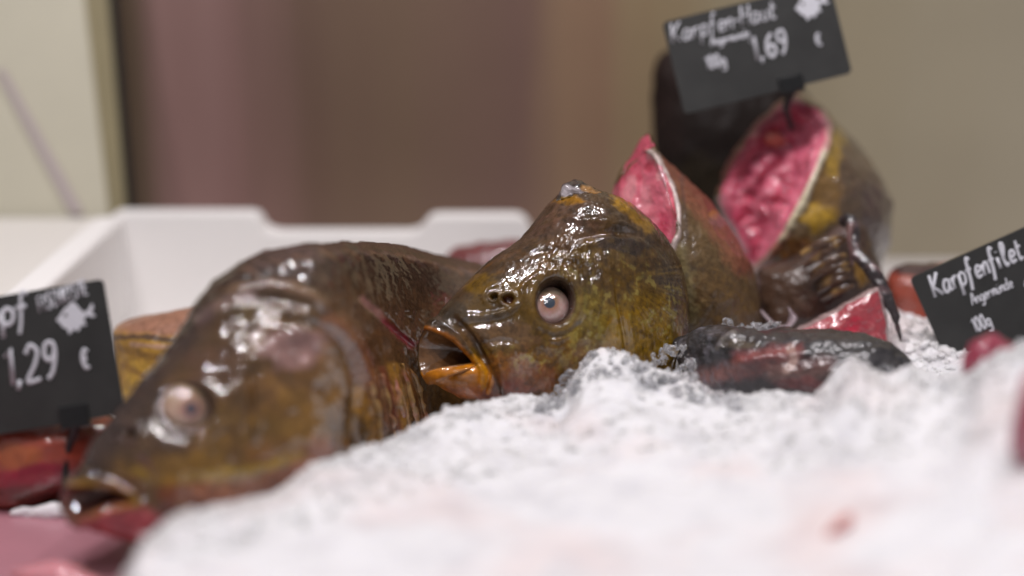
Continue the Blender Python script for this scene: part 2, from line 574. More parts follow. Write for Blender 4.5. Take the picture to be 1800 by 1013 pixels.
tag(lilac_line, 'thin lilac strip running slantwise down the cream side panel', 'trim strip')

# counter and tray under everything
M_TRAY = plain('bloody_wet_tray', (170, 119, 129), .35, .2, 0, 40, .06)
M_COUNTER = plain('white_counter', (214, 210, 208), .4, 0, 0, 30, .03)
c0 = emit('counter', np.array([[-.9, -.1, -.05], [1.0, -.1, -.05], [1.0, 1.139, -.05], [-.9, 1.139, -.05]]), [[0, 1, 2, 3]], M_COUNTER, origin=(0, .6, -.05)); c0['kind'] = 'structure'

def tray():
    pts = [(-.34, .36), (-.08, .36), (-.10, .64), (-.34, .70)]
    z0, z1 = -.0495, -.0465
    V = np.array([[x, y, z1] for x, y in pts] + [[x, y, z0] for x, y in pts])
    o = emit('tray', V, [[0, 1, 2, 3], [7, 6, 5, 4]] + [[k, 4 + k, 4 + (k + 1) % 4, (k + 1) % 4] for k in range(4)], M_TRAY, origin=(-.2, .5, -.046), smooth=False)
    fix_normals(o)
    md = o.modifiers.new('edge', 'BEVEL'); md.width = .001; md.segments = 2
    tag(o, 'mauve blood stained tray under the open mouth of the whole carp', 'tray')
tray()

# polystyrene box with the notched rear rim
def fish_box():
    zr = P(300, 379, .98)[2]
    bx = thing('fish_box', P(560, 560, .99), 'white polystyrene fish box with a notched rear rim behind the fish', 'box')
    zb = -.051
    yb = P(300, 379, .98)[1]
    X = lambda px: (px - 900) / FPX * .98
    zl = P(600, 416, .98)[2]
    prof = [(X(196), zb), (X(196), zr)]
    for a in np.linspace(0, 1, 8): prof.append((X(432 + 22 * math.sin(a * math.pi / 2)), zr - .006 * (1 - math.cos(a * math.pi / 2))))
    for a in np.linspace(0, 1, 10): prof.append((X(456 + 34 * (1 - math.cos(a * math.pi / 2))), zr - .006 - (zr - zl - .006) * math.sin(a * math.pi / 2)))
    for a in np.linspace(0, 1, 10): prof.append((X(712 + 34 * math.sin(a * math.pi / 2)), zl + (zr - zl - .006) * (1 - math.cos(a * math.pi / 2))))
    for a in np.linspace(0, 1, 8): prof.append((X(748 + 22 * (1 - math.cos(a * math.pi / 2))), zr - .008 + .006 * math.sin(a * math.pi / 2)))
    for a in np.linspace(0, 1, 10): prof.append((X(905 + 30 * math.sin(a * math.pi / 2)), zr - .002 - .014 * (1 - math.cos(a * math.pi / 2))))
    prof += [(X(940), zb)]
    n = len(prof); th = .024
    V = np.array([[x, yb, z] for x, z in prof] + [[x, yb + th, z] for x, z in prof])
    F = [list(range(n)), [2 * n - 1 - k for k in range(n)]] + [[k, n + k, n + (k + 1) % n, (k + 1) % n] for k in range(n)]
    o = emit('rear_wall', V, F, M_BOX, bx, smooth=False); fix_normals(o)
    md = o.modifiers.new('edge', 'BEVEL'); md.width = .003; md.segments = 4; md.limit_method = 'ANGLE'; md.angle_limit = .9
    # left wall: its rim runs towards the viewer
    a = at_height(212, 384, zr); b = at_height(40, 540, zr)
    dirv = (b - a); dirv[2] = 0; dirv /= np.linalg.norm(dirv)
    perp = np.array([-dirv[1], dirv[0], 0]);
    if perp[0] > 0: perp = -perp
    L = .45; a = a.copy(); a[1] = yb - .001
    q = [a, a + dirv * L, a + dirv * L + perp * .02, a + perp * .02]
    V = np.array([[p[0], p[1], zb] for p in q] + [[p[0], p[1], zr] for p in q])
    o = emit('side_panel', V, [[0, 1, 2, 3], [4, 5, 6, 7]] + [[k, 4 + k, 4 + (k + 1) % 4, (k + 1) % 4] for k in range(4)], M_BOX, bx, smooth=False); fix_normals(o)
    md = o.modifiers.new('edge', 'BEVEL'); md.width = .004; md.segments = 4
    return zr, q
ZR, LW = fish_box()

# second, lower box on the left of it
def neighbour_box():
    zt = P(80, 380, 1.0)[2] - .004
    x1 = LW[3][0] + .006
    V = np.array([[-.62, .55, -.045], [LW[2][0] + .006, .55, -.045], [x1, .995, -.045], [-.62, .995, -.045]])
    T = V.copy(); T[:, 2] = zt
    o = emit('box_lid', np.vstack([V, T]), [[0, 1, 2, 3], [4, 5, 6, 7]] + [[k, 4 + k, 4 + (k + 1) % 4, (k + 1) % 4] for k in range(4)], M_LEDGE, smooth=False, origin=(-.5, .8, -.045))
    fix_normals(o)
    tag(o, 'pale closed polystyrene box left of the open box, below the cream panel', 'box')
neighbour_box()

# ------------------------------------------------------------------ crushed ice
def ice_material():
    m, nt, b = nodes('crushed_ice')
    vec = mapping(nt)
    n = noise_node(nt, 45, 5, .6, vec)
    n3 = noise_node(nt, 16, 3, .5, vec)
    r = ramp(nt, n.outputs['Fac'], [(.28, (.66, .66, .69)), (.48, (.79, .79, .81)), (.7, (.82, .82, .84))])
    pk = ramp(nt, n3.outputs['Fac'], [(.50, (1, 1, 1)), (.72, (.99, .87, .84))])
    mx = nt.nodes.new('ShaderNodeMix'); mx.data_type = 'RGBA'; mx.blend_type = 'MULTIPLY'; mx.inputs['Factor'].default_value = 1
    link(nt, r, mx.inputs[6]); link(nt, pk, mx.inputs[7]); link(nt, mx.outputs[2], b.inputs['Base Color'])
    nb = noise_node(nt, 420, 4, .6, vec)
    bb = nt.nodes.new('ShaderNodeBump'); bb.inputs['Strength'].default_value = .22; bb.inputs['Distance'].default_value = .001
    link(nt, nb.outputs['Fac'], bb.inputs['Height']); link(nt, bb.outputs[0], b.inputs['Normal'])
    b.inputs['Roughness'].default_value = .16
    b.inputs['Subsurface Weight'].default_value = .6
    b.inputs['Subsurface Radius'].default_value = (.005, .005, .0055)
    b.inputs['Subsurface Scale'].default_value = 1
    b.inputs['IOR'].default_value = 1.31
    return m
M_ICE = ice_material()

def crystal_material():
    m, nt, b = nodes('clear_ice')
    b.inputs['Base Color'].default_value = (.95, .95, .97, 1)
    b.inputs['Roughness'].default_value = .08
    b.inputs['Transmission Weight'].default_value = .88
    b.inputs['IOR'].default_value = 1.31
    vec = mapping(nt)
    nb = noise_node(nt, 500, 3, .6, vec)
    bb = nt.nodes.new('ShaderNodeBump'); bb.inputs['Strength'].default_value = .5; bb.inputs['Distance'].default_value = .0008
    link(nt, nb.outputs['Fac'], bb.inputs['Height']); link(nt, bb.outputs[0], b.inputs['Normal'])
    return m
M_CLEAR = crystal_material()

CREST = np.array([(60, 1240), (150, 1120), (212, 1030), (245, 960), (300, 902), (380, 880), (470, 868), (520, 835), (560, 800), (640, 778), (700, 762), (745, 742), (800, 715),
                  (900, 703), (985, 692), (1005, 655), (1025, 636), (1060, 618), (1105, 620), (1135, 640), (1170, 652), (1215, 660), (1240, 674), (1300, 688), (1380, 684),
                  (1430, 690), (1460, 668), (1485, 636), (1505, 618), (1530, 644), (1565, 655), (1610, 645), (1650, 668), (1690, 655), (1720, 622), (1765, 606), (1820, 600), (2000, 606), (2400, 640), (2560, 760)], float)
DEPTH = np.array([(60, .45), (215, .49), (300, .52), (480, .56), (640, .60), (740, .63), (900, .66), (1000, .675), (1110, .675), (1200, .665), (1300, .645), (1450, .62), (1550, .612), (1650, .60), (1720, .575), (1800, .56), (2000, .54), (2560, .52)])
ICOS = None
def icosahedron():
    t = (1 + 5 ** .5) / 2
    v = np.array([[-1, t, 0], [1, t, 0], [-1, -t, 0], [1, -t, 0], [0, -1, t], [0, 1, t], [0, -1, -t], [0, 1, -t], [t, 0, -1], [t, 0, 1], [-t, 0, -1], [-t, 0, 1]], float) / math.hypot(1, t)
    f = np.array([[0, 11, 5], [0, 5, 1], [0, 1, 7], [0, 7, 10], [0, 10, 11], [1, 5, 9], [5, 11, 4], [11, 10, 2], [10, 7, 6], [7, 1, 8], [3, 9, 4], [3, 4, 2], [3, 2, 6], [3, 6, 8], [3, 8, 9], [4, 9, 5], [2, 4, 11], [6, 2, 10], [8, 6, 7], [9, 8, 1]])
    return v, f

def chips(points, smin, smax):
    v, f = icosahedron()
    Vs, Fs, n = [], [], 0
    for p in points:
        q = v * (1 + rng.uniform(-.3, .3, (12, 1))) * rng.uniform(.55, 1.15, (1, 3))
        A = rng.normal(size=(3, 3)); Q, _ = np.linalg.qr(A)
        s = smin + (smax - smin) * rng.random() ** 2
        Vs.append(p + (q @ Q) * s); Fs.append(f + n); n += 12
    return np.vstack(Vs), np.vstack(Fs)

def ice_heap():
    px = np.linspace(60, 2560, 800)
    cr = np.interp(px, CREST[:, 0], CREST[:, 1])
    dc = np.interp(px, DEPTH[:, 0], DEPTH[:, 1])
    tb = np.linspace(1, 0, 40)[:-1]; tf = np.linspace(0, 1, 260) ** 1.15
    rows = []
    for t in tb:
        q = P(px, cr, dc)
        q[:, 1] += .05 * t; q[:, 2] -= .06 * t ** 1.6
        rows.append(q)
    ker = np.hanning(121); ker /= ker.sum()
    smooth = lambda a: np.convolve(np.pad(a, 60, mode='edge'), ker, 'valid')
    crs, dcs = smooth(cr), smooth(dc)
    for t in tf:
        m = float(sstep(.0, .30, t))
        c_, d_ = cr * (1 - m) + (crs + 8) * m, dc * (1 - m) + dcs * m
        py = c_ + (np.maximum(1180, c_ + 60) - c_) * t
        d = d_ + (.40 - d_) * t ** .85
        rows.append(P(px, py, d))
    R = np.array(rows); n = len(rows)
    V = R.reshape(-1, 3)
    F = grid_faces(n, len(px), False)
    N = np.cross(np.gradient(R, axis=0).reshape(-1, 3), np.gradient(R, axis=1).reshape(-1, 3)); N /= np.linalg.norm(N, axis=1, keepdims=True) + 1e-12
    if N[:, 2].mean() < 0: N = -N
    h = .0034 * fbm(V, 38, 2, 3) + .0016 * (.55 - cells(V, 110, 4)) + .0007 * (.5 - cells(V, 300, 8)) + .0005 * fbm(V, 500, 2, 6)
    up = np.array([0, 0, 1.0])
    vx, vy, vd = proj(V)
    h *= .30 + .70 * sstep(.52, .64, vd) + .5 * sstep(1560, 1700, vx)
    Nn = N * .6 + up * .4
    V = V + Nn * h[:, None] - up * .0015
    # loose grains on it
    idx = rng.integers(35 * len(px), 120 * len(px), 1300)
    crest_rows = np.arange(36, 60)
    idx2 = (rng.choice(crest_rows, 1500) * len(px) + rng.integers(0, len(px), 1500))
    c1 = chips(V[idx] - N[idx] * .0006, .0007, .0026)
    c2 = chips(V[idx2] - N[idx2] * .0004, .0006, .0026)
    sel = np.flatnonzero((px[idx2 % len(px)] > 940) & (px[idx2 % len(px)] < 1300))[:260]
    gV, gF = chips(V[idx2][sel] + N[idx2][sel] * .0008 + np.array([0, -.002, 0]), .0007, .0030)
    g = emit('ice_grains', gV, gF, M_CLEAR, smooth=False, origin=P(1000, 700, .66))
    tag(g, 'glassy wet grains of ice scattered along the crest of the mound', 'ice', kind='stuff')
    VV, FF = merge([(V, F), c1, c2])
    o = emit('crushed_ice', VV, FF, M_ICE, smooth=False, origin=P(1000, 900, .52))
    o.data.polygons.foreach_set('use_smooth', np.concatenate([np.ones(len(F), bool), np.zeros(len(c1[1]) + len(c2[1]), bool)]))
    tag(o, 'white mound of crushed ice heaped in front of the carp', 'ice', kind='stuff')
ice_heap()

def ice_bed():
    xs = np.linspace(.03, .55, 330); ys = np.linspace(.60, .885, 220)
    X, Y = np.meshgrid(xs, ys, indexing='ij')
    V = np.stack([X.ravel(), Y.ravel(), np.full(X.size, -.012)], 1)
    V[:, 2] += .006 * fbm(V, 40, 3, 12) + .004 * (.55 - cells(V, 110, 14)) + .002 * (.5 - cells(V, 260, 18))
    g = np.exp(-((V[:, 0] - .222) / .03) ** 2 - ((V[:, 1] - .77) / .04) ** 2); V[:, 2] += g * .010
    F = grid_faces(330, 220, False)[:, ::-1]
    idx = rng.integers(0, len(V), 5200)
    c = chips(V[idx], .001, .004)
    VV, FF = merge([(V, F), c])
    o = emit('crushed_ice', VV, FF, M_ICE, smooth=False, origin=(.2, .8, -.012))
    tag(o, 'flat bed of crushed ice under and behind the cut carp pieces', 'ice', kind='stuff')
ice_bed()

# ------------------------------------------------------------------ the carp head in the middle
def ball_eye(parent, cl, cx, cy, sx, sy, R, sink, iris, ring_r, pup_r, cols, off=(0, 0)):
    """an eyeball with its pupil, set into the socket at a measured place"""
    m = np.hypot(cl.x - cx, cl.y - cy) < 60
    m &= cl.near > .8
    k = np.argmin(np.hypot(cl.x[m] - cx, cl.y[m] - cy))
    d = cl.d0[m][k]
    u = cl.u
    cen = P(sx, sy, d + (R * .62 + sink) * u)
    nth, nph = 90, 140
    th = np.linspace(0.001, math.pi - .001, nth); ph = np.linspace(0, 2 * math.pi, nph, endpoint=False)
    axis = P(iris[0], iris[1], d + sink * u) - cen; axis /= np.linalg.norm(axis)
    a = np.cross(axis, UPV); a /= np.linalg.norm(a); b = np.cross(a, axis)
    rr = R * u * (1 + .05 * np.exp(-(th / .5) ** 2))
    V = cen + (axis[None, None] * .62 * np.cos(th)[:, None, None] + (a[None, None] * np.cos(ph)[None, :, None] + b[None, None] * np.sin(ph)[None, :, None]) * np.sin(th)[:, None, None]) * rr[:, None, None]
    V = V.reshape(-1, 3)
    F = grid_faces(nth, nph, True)
    e = Clay(V, F, lin(cols['white']), u).orient()
    r = np.repeat(np.sin(th) * R, nph); r = np.where(np.repeat(th, nph) > 1.57, 99, r)
    ang = np.tile(ph, nth)
    e.tint(1 - sstep(ring_r * .9, ring_r * 1.5, r + fbm(e.V, 500, 3, 2) * 4), cols['iris'])
    e.tint((1 - sstep(pup_r * 1.2, pup_r * 1.9, r)) * .9, cols['ring'])
    up = sstep(.0, .75, (cl_y(e, cy) / R)) if False else sstep(-.1, .8, (cen[2] * 0 + (e.V - cen) @ UPV) / (R * u))
    e.tint(up * .75, cols['top'])
    e.tint(.6 * np.clip(fbm(e.V, 700, 3, 4), 0, 1), cols['vein'])
    fc = np.repeat(th, nph)[e.F].mean(1)
    pm = (r[e.F].max(1) < pup_r)
    e.tint(r < pup_r, cols['pupil'])
    eye = emit('eye', *compact(e.V, e.F[~pm], e.c)[:2], M_EYE, parent, compact(e.V, e.F[~pm], e.c)[2])
    V2, F2, c2 = compact(e.V, e.F[pm], e.c)
    pu = emit('pupil', V2, F2, M_EYE, eye, c2)
    return eye

def centre_head():
    fr = Frame(975, 525, .722, 22)
    top = [(700, 615), (746, 576), (762, 560), (790, 530), (832, 482), (870, 453), (903, 432), (930, 411), (956, 380), (980, 351), (998, 334), (1020, 331), (1050, 336), (1078, 346), (1108, 364), (1140, 394), (1166, 428), (1186, 468), (1197, 515), (1200, 560)]
    bot = [(700, 640), (756, 672), (785, 698), (830, 716), (880, 728), (950, 738), (1050, 738), (1130, 715), (1180, 660), (1200, 575)]
    wid = [(700, 30, 620), (800, 62, 600), (850, 78, 600), (900, 98, 590), (950, 114, 580), (1000, 122, 560), (1060, 124, 540), (1110, 114, 540), (1150, 94, 540), (1180, 66, 550), (1200, 22, 566)]
    lip = [(746, 578, 0), (757, 580, 14), (773, 587, 26), (796, 600, 36), (816, 619, 41), (831, 637, 42), (815, 643, 40), (790, 646, 34), (768, 650, 24), (752, 656, 12), (744, 662, 0)]
    u0, _ = fr.hit(872, 600)
    far = [(744, 662, 0), (739, 652, -10), (735, 634, -18), (735, 612, -20), (738, 594, -14), (746, 578, 0)]
    V, F, n = fish_body(fr, top, bot, wid, 300, 400, lip=lip, u_from=u0, lip_far=far, full=.82)
    cl = Clay(V, F, lin((100, 80, 38)), fr.s).orient()
    cl.d0 = cl.d.copy()
    x, y = cl.x, cl.y
    # ---- pigment
    ys = lambda a, b: sstep(a, b, y)
    crown = (x - 746) / 264; line = 578 - (x - 746) * .95           # the forehead line
    below = y - np.interp(x, [746, 830, 930, 1010, 1080, 1200], [578, 490, 413, 325, 350, 520])
    cl.tint(.85 * (1 - sstep(10, 95, below + 25 * fbm(cl.V, 60, 3, 2))), (74, 60, 56))
    cl.tint(.55 * (sstep(60, 140, y - 520)) * sstep(760, 880, x), (122, 98, 30))
    cl.spot(1120, 590, 100, 85, (138, 112, 22), .9)
    cl.spot(1000, 650, 120, 55, (122, 90, 30), .8)
    cl.spot(1085, 470, 90, 60, (92, 72, 38), .6)
    cl.spot(1040, 560, 30, 55, (120, 110, 62), .55, .6)
    cl.spot(850, 500, 55, 22, (116, 92, 24), .8, .4)
    cl.spot(930, 470, 70, 25, (98, 70, 30), .7, .5)
    cl.spot(870, 590, 75, 26, (112, 88, 76), .65, .5)
    cl.spot(880, 640, 55, 30, (138, 92, 56), .7, .4)
    cl.spot(920, 670, 70, 30, (126, 76, 46), .8, .4)
    cl.spot(880, 690, 60, 25, (122, 52, 42), .7, .4)
    cl.spot(790, 552, 45, 25, (70, 60, 52), .8, .4)
    cl.spot(1000, 372, 45, 24, (112, 88, 84), .5, .7)
    cl.spot(990, 410, 70, 30, (96, 74, 74), .6, .6)
    cl.spot(1095, 430, 55, 16, (58, 48, 54), .8, .6)
    cl.spot(1094, 356, 20, 16, (168, 132, 30), .9, .3)
    cl.spot(1000, 352, 26, 10, (150, 112, 20), .85, .4)
    cl.stroke([(1080, 346), (1110, 372), (1140, 402)], 10, (150, 118, 40), .6)
    cl.stroke([(1195, 540), (1206, 580), (1208, 620)], 6, (96, 80, 84), .6)
    for k in range(26):                                              # rays of the gill cover
        a = -.25 + k * .055
        L = 95 + 45 * rng.random()
        x0, y0 = 1078 + 14 * rng.random(), 478 + 16 * rng.random()
        cl.stroke([(x0 + 30 * math.cos(a), y0 + 30 * math.sin(a)), (x0 + L * math.cos(a), y0 + L * math.sin(a))], 1.7, (140, 118, 54) if k % 2 else (78, 60, 26), .26, .8)
    fn = cl.noise(420, 3, 61); fm = cl.noise(120, 3, 62)            # pale flecks of mucus and scale pigment
    zone = np.exp(-((x - 1032) / 34) ** 2 - ((y - 590) / 42) ** 2) + .8 * np.exp(-((x - 1155) / 50) ** 2 - ((y - 560) / 75) ** 2) + .8 * np.exp(-((x - 935) / 65) ** 2 - ((y - 628) / 26) ** 2) + .7 * np.exp(-((x - 1060) / 80) ** 2 - ((y - 505) / 50) ** 2)
    cl.tint(sstep(.25, .6, fn + .5 * fm) * np.clip(zone, 0, 1) * .75, (158, 150, 98))
    cl.tint(sstep(.3, .7, -fn - .4 * fm) * .45, (58, 42, 28))
    # lips
    cl.patch([(738, 662), (752, 648), (803, 638), (832, 636), (856, 662), (850, 688), (820, 702), (780, 694), (748, 674)], (184, 124, 34), .95, 5, 3)
    cl.patch([(775, 682), (850, 676), (846, 700), (800, 706)], (168, 96, 54), .7, 8, 4)
    cl.stroke([(744, 576), (772, 584), (796, 597), (817, 618), (832, 637)], 4.5, (170, 108, 30), .8)
    cl.stroke([(832, 628), (850, 650), (852, 680)], 6, (190, 138, 26), .8)
    cl.stroke([(858, 645), (866, 668), (858, 690)], 4, (182, 124, 30), .8)
    cl.stroke([(800, 560), (828, 590), (846, 620), (868, 660), (880, 690)], 5, (72, 54, 44), .7)
    # mouth lining
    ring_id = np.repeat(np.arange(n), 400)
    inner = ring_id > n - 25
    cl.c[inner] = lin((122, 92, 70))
    dm = sstep(n - 16, n - 4, ring_id)  # lining darkens inwards, the shade of the mouth put into its colour
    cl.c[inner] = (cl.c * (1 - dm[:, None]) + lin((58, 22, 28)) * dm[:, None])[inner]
    mask_out = (~inner).astype(float)
    # ---- relief
    h = np.zeros(len(V))
    rr = np.hypot((x - 977) / 37, (y - 529) / 45)
    h += -46 * (1 - sstep(.6, 1.02, rr)) * cl.near
    h += 2.4 * np.exp(-((rr - 1.2) / .16) ** 2) * cl.near
    h += -1.6 * np.exp(-((rr - 1.6) / .16) ** 2) * cl.near * sstep(975, 1010, x)
    h += cl.ridge([(806, 566), (822, 556), (850, 556), (880, 550), (902, 541), (916, 528), (919, 505), (932, 490), (950, 480)], 5, 4.5)
    h += cl.ridge([(806, 576), (830, 570), (880, 564), (910, 552)], 8, -4)
    for (hx, hy, r) in ((893, 525, 9), (868, 521, 6)):
        q = np.hypot((x - hx) / (r * 1.25), (y - hy) / r)
        h += -13 * (1 - sstep(.5, 1.1, q)) * cl.near + 1.5 * np.exp(-((q - 1.4) / .35) ** 2) * cl.near
    h += cl.ridge([(853, 534), (850, 522), (858, 508), (872, 500)], 4, 3)
    h += cl.ridge([(1083, 496), (1088, 540), (1098, 590), (1104, 650)], 4, -5.5)
    h += cl.ridge([(1096, 500), (1101, 540), (1110, 590), (1116, 640)], 7, 3.5)
    h += cl.ridge([(1062, 470), (1064, 520), (1056, 580)], 5, -3.5)
    h += cl.ridge([(1040, 470), (1046, 520), (1038, 590)], 5, -2.5)
    h += cl.ridge([(960, 584), (975, 592), (1000, 584), (1018, 570)], 4, -3)
    h += cl.ridge([(962, 592), (978, 600), (1005, 592)], 4, 1)
    h += cl.ridge([(1010, 420), (1060, 410), (1120, 412), (1150, 430)], 7, -6)
    h += cl.ridge([(1000, 384), (1050, 388), (1100, 398), (1140, 420)], 7, 4)
    h += cl.ridge([(930, 448), (980, 438), (1030, 446)], 6, -3)
    h += cl.ridge([(800, 560), (826, 590), (846, 622), (866, 660), (876, 700)], 6, -6)
    h += cl.ridge([(846, 590), (870, 620), (886, 660), (892, 700)], 9, 5)
    h += cl.ridge([(850, 640), (859, 660), (852, 690)], 4, -5)
    h += cl.ridge([(832, 628), (846, 648), (846, 676)], 5, 4)
    h += cl.ridge([(842, 606), (880, 600), (910, 606)], 5, -2.5)
    h += cl.ridge([(744, 574), (772, 583), (797, 596), (818, 617), (831, 634)], 5, 3)
    # crumpled skin on the crown and behind the eye
    cr = np.exp(-((x - 1060) / 110) ** 2 - ((y - 390) / 55) ** 2)
    ck = np.exp(-((x - 1015) / 60) ** 2 - ((y - 470) / 30) ** 2)
    h += (cr * 3.0 + ck * 3.6 + .6) * fbm(cl.V, 150, 3, 21) * mask_out
    h += (ck * 3.5 + .5 * sstep(760, 900, x)) * fbm(cl.V * np.array([1.9, 1.9, .55]), 330, 2, 25) * mask_out
    for k in range(14):
        a = -.15 + k * .09
        h += cl.ridge([(1084 + 30 * math.cos(a), 482 + 30 * math.sin(a)), (1084 + 130 * math.cos(a), 482 + 130 * math.sin(a))], 2.2, -.8)
    lower = cl.ridge([(748, 664), (790, 664), (836, 656)], 14, 5)
    h += lower
    cl.tint((1 - sstep(.80, 1.1, rr)) * cl.near, (56, 38, 34))  # shade between eyeball and socket rim painted in dark
    cl.tint(.7 * np.exp(-((rr - 1.2) / .12) ** 2) * cl.near, (110, 90, 52))
    cl.tint(.8 * (1 - sstep(.5, 1.0, np.hypot((x - 893) / 11, (y - 525) / 9))) * cl.near, (90, 30, 26))
    cl.mottle(140, .22, 44)
    cl.move(h)
    root = thing('severed_carp', fr.world(0, -200, 0), 'severed carp head with open orange lipped mouth and sunken eye, sharpest in the middle', 'fish head')
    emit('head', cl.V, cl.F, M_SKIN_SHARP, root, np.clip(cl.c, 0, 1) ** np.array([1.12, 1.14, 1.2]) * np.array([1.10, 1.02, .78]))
    ball_eye(root, cl, 977, 529, 964, 539, 36, 12, (966, 532), 15, 9,
             dict(white=(190, 160, 154), iris=(176, 138, 122), ring=(158, 112, 86), top=(92, 84, 46), vein=(186, 134, 132), pupil=(56, 66, 78)))
    # torn knob of skin on the crown
    V, F = pillow([(978, 352), (986, 334), (1000, 320), (1016, 316), (1030, 324), (1046, 332), (1062, 340), (1050, 352), (1020, 358), (995, 360)], .722, .010, .010, 120, 26)
    k = Clay(V, F, lin((46, 38, 36)), fr.s).orient()
    k.stroke([(990, 340), (1004, 333), (1018, 340), (1024, 350)], 6, (196, 186, 190), .85)  # wet highlight on the flap, painted as a pale stroke
    k.stroke([(1026, 330), (1046, 338), (1060, 342)], 5, (168, 120, 62), .8)
    k.spot(1000, 352, 20, 8, (150, 112, 20), .8)
    k.move(3.5 * fbm(k.V, 220, 3, 3) + k.ridge([(990, 344), (1004, 338), (1020, 350)], 4, -4))
    emit('skin_flap', k.V, k.F, M_SKIN, root, k.c)
    # tongue inside the mouth
    V, F = pillow([(762, 590), (780, 590), (800, 604), (798, 612), (776, 610), (764, 602)], .735, .004, .006, 60, 14)
    t = Clay(V, F, lin((136, 84, 92)), fr.s).orient()
    emit('palate', t.V, t.F, M_FLESH, root, t.c)
centre_head()

# ------------------------------------------------------------------ the whole carp on the left
def left_carp():
    fr = Frame(332, 715, .605, 27, 18)
    top = [(60, 960), (108, 868), (128, 822), (172, 766), (232, 688), (292, 616), (330, 560), (352, 517), (398, 474), (450, 448), (520, 432), (600, 425), (690, 430), (760, 447), (840, 464), (960, 500), (1080, 540)]
    bot = [(120, 990), (215, 985), (310, 975), (430, 960), (560, 930), (700, 880), (850, 800), (960, 720), (1080, 600)]
    wid = [(60, 40, 930), (140, 62, 880), (220, 92, 830), (300, 118, 760), (400, 140, 720), (520, 156, 690), (640, 160, 670), (760, 150, 640), (880, 120, 610), (1000, 70, 590), (1080, 15, 570)]
    lip = [(112, 858, 0), (128, 854, 18), (152, 855, 34), (185, 860, 48), (214, 868, 54), (232, 881, 56), (206, 890, 54), (178, 896, 46), (154, 904, 34), (134, 913, 18), (118, 918, 0)]
    u0, _ = fr.hit(262, 800)
    far = [(118, 918, 0), (111, 908, -14), (106, 895, -22), (105, 882, -22), (107, 868, -14), (112, 858, 0)]
    V, F, n = fish_body(fr, top, bot, wid, 420, 400, lip=lip, u_from=u0, lip_far=far)
    bx, by, bd = proj(V)
    V = CAM + (V - CAM) * (1 + .20 * sstep(540, 800, bx))[:, None]      # the body curves away behind the gills
    cl = Clay(V, F, lin((98, 78, 44)), fr.s).orient()
    cl.d0 = cl.d.copy()
    x, y = cl.x, cl.y
    ring_id = np.repeat(np.arange(n), 400); inner = ring_id > n - 25
    topline = np.interp(x, [p[0] for p in top], [p[1] for p in top])
    below = y - topline
    body = sstep(520, 640, x)
    cl.tint(.9 * (1 - sstep(15, 150, below + 25 * fbm(cl.V, 50, 3, 2))), (66, 54, 50))
    cl.tint(.8 * body * (1 - sstep(20, 190, below)), (78, 63, 50))
    cl.tint(.7 * body * sstep(40, 120, below) * (1 - sstep(150, 260, below)), (112, 88, 64))
    cl.spot(420, 800, 190, 60, (118, 92, 46), .6)
    cl.spot(350, 830, 170, 40, (126, 102, 36), .8, .4)
    cl.spot(520, 800, 100, 40, (140, 92, 50), .75, .4)
    cl.spot(530, 690, 110, 80, (124, 96, 52), .6, .4)
    cl.spot(540, 730, 90, 70, (134, 108, 46), .6, .7)
    cl.spot(440, 770, 120, 50, (124, 102, 46), .5, .7)
    cl.spot(512, 612, 70, 44, (150, 126, 126), .85, .35)
    cl.spot(590, 660, 36, 70, (132, 104, 54), .7, .4)
    cl.spot(250, 760, 90, 60, (72, 60, 52), .6, .4)
    cl.spot(380, 640, 60, 50, (96, 72, 60), .5, .5)
    cl.spot(430, 540, 60, 24, (104, 92, 48), .55, .6)
    cl.stroke([(352, 560), (400, 532), (440, 520)], 11, (132, 116, 118), .6)
    cl.stroke([(410, 512), (470, 502), (530, 512), (572, 536)], 9, (134, 116, 96), .8)
    cl.stroke([(585, 570), (630, 620), (655, 680), (668, 745)], 20, (150, 108, 84), .6)
    cl.stroke([(630, 690), (650, 740), (655, 780)], 12, (172, 138, 66), .8)
    cl.stroke([(690, 650), (702, 700), (712, 760)], 11, (186, 150, 74), .9)
    cl.stroke([(702, 690), (716, 740), (722, 764)], 3.5, (222, 200, 170), .9)
    cl.stroke([(716, 660), (735, 710), (742, 760)], 12, (150, 106, 56), .7)
    cl.stroke([(672, 650), (690, 720), (700, 770)], 7, (138, 84, 66), .8)
    cl.stroke([(636, 526), (660, 545), (676, 562)], 5, (190, 150, 146), .85)
    cl.stroke([(678, 566), (700, 586), (724, 606)], 6, (140, 44, 70), .85)
    cl.stroke([(560, 790), (480, 850), (400, 868), (300, 866)], 22, (148, 84, 48), .6)
    cl.stroke([(330, 838), (400, 832), (470, 820), (530, 800)], 9, (158, 140, 62), .75)
    cl.stroke([(240, 830), (290, 846), (330, 840)], 8, (150, 128, 44), .6)
    cl.stroke([(128, 852), (160, 852), (210, 860), (236, 880)], 8, (150, 122, 28), .85)
    cl.stroke([(140, 916), (180, 900), (226, 890)], 8, (172, 128, 76), .8)
    cl.patch([(132, 922), (180, 900), (262, 894), (290, 915), (240, 962), (180, 962)], (176, 86, 92), .95, 10, 6)
    cl.stroke([(118, 932), (150, 960), (210, 978)], 9, (64, 40, 36), .8)
    cl.c[inner] = lin((110, 74, 60))
    outm = (~inner).astype(float)
    # back ridge scales
    for k in range(19):
        t = k / 18
        sx = 430 + 400 * t; sy = np.interp(sx, [p[0] for p in top], [p[1] for p in top]) + 12
        cl.stroke([(sx, sy + 4), (sx + 12, sy + 9), (sx + 26, sy + 17)], 4, (118, 102, 98) if k % 2 else (128, 104, 84), .5)
    # relief
    h = np.zeros(len(V))
    rr = np.hypot((x - 332) / 47, (y - 714) / 40)
    h += -34 * (1 - sstep(.6, 1.06, rr)) * cl.near + 4 * np.exp(-((rr - 1.2) / .14) ** 2) * cl.near
    h += cl.ridge([(438, 645), (442, 700), (432, 760)], 6, -8)
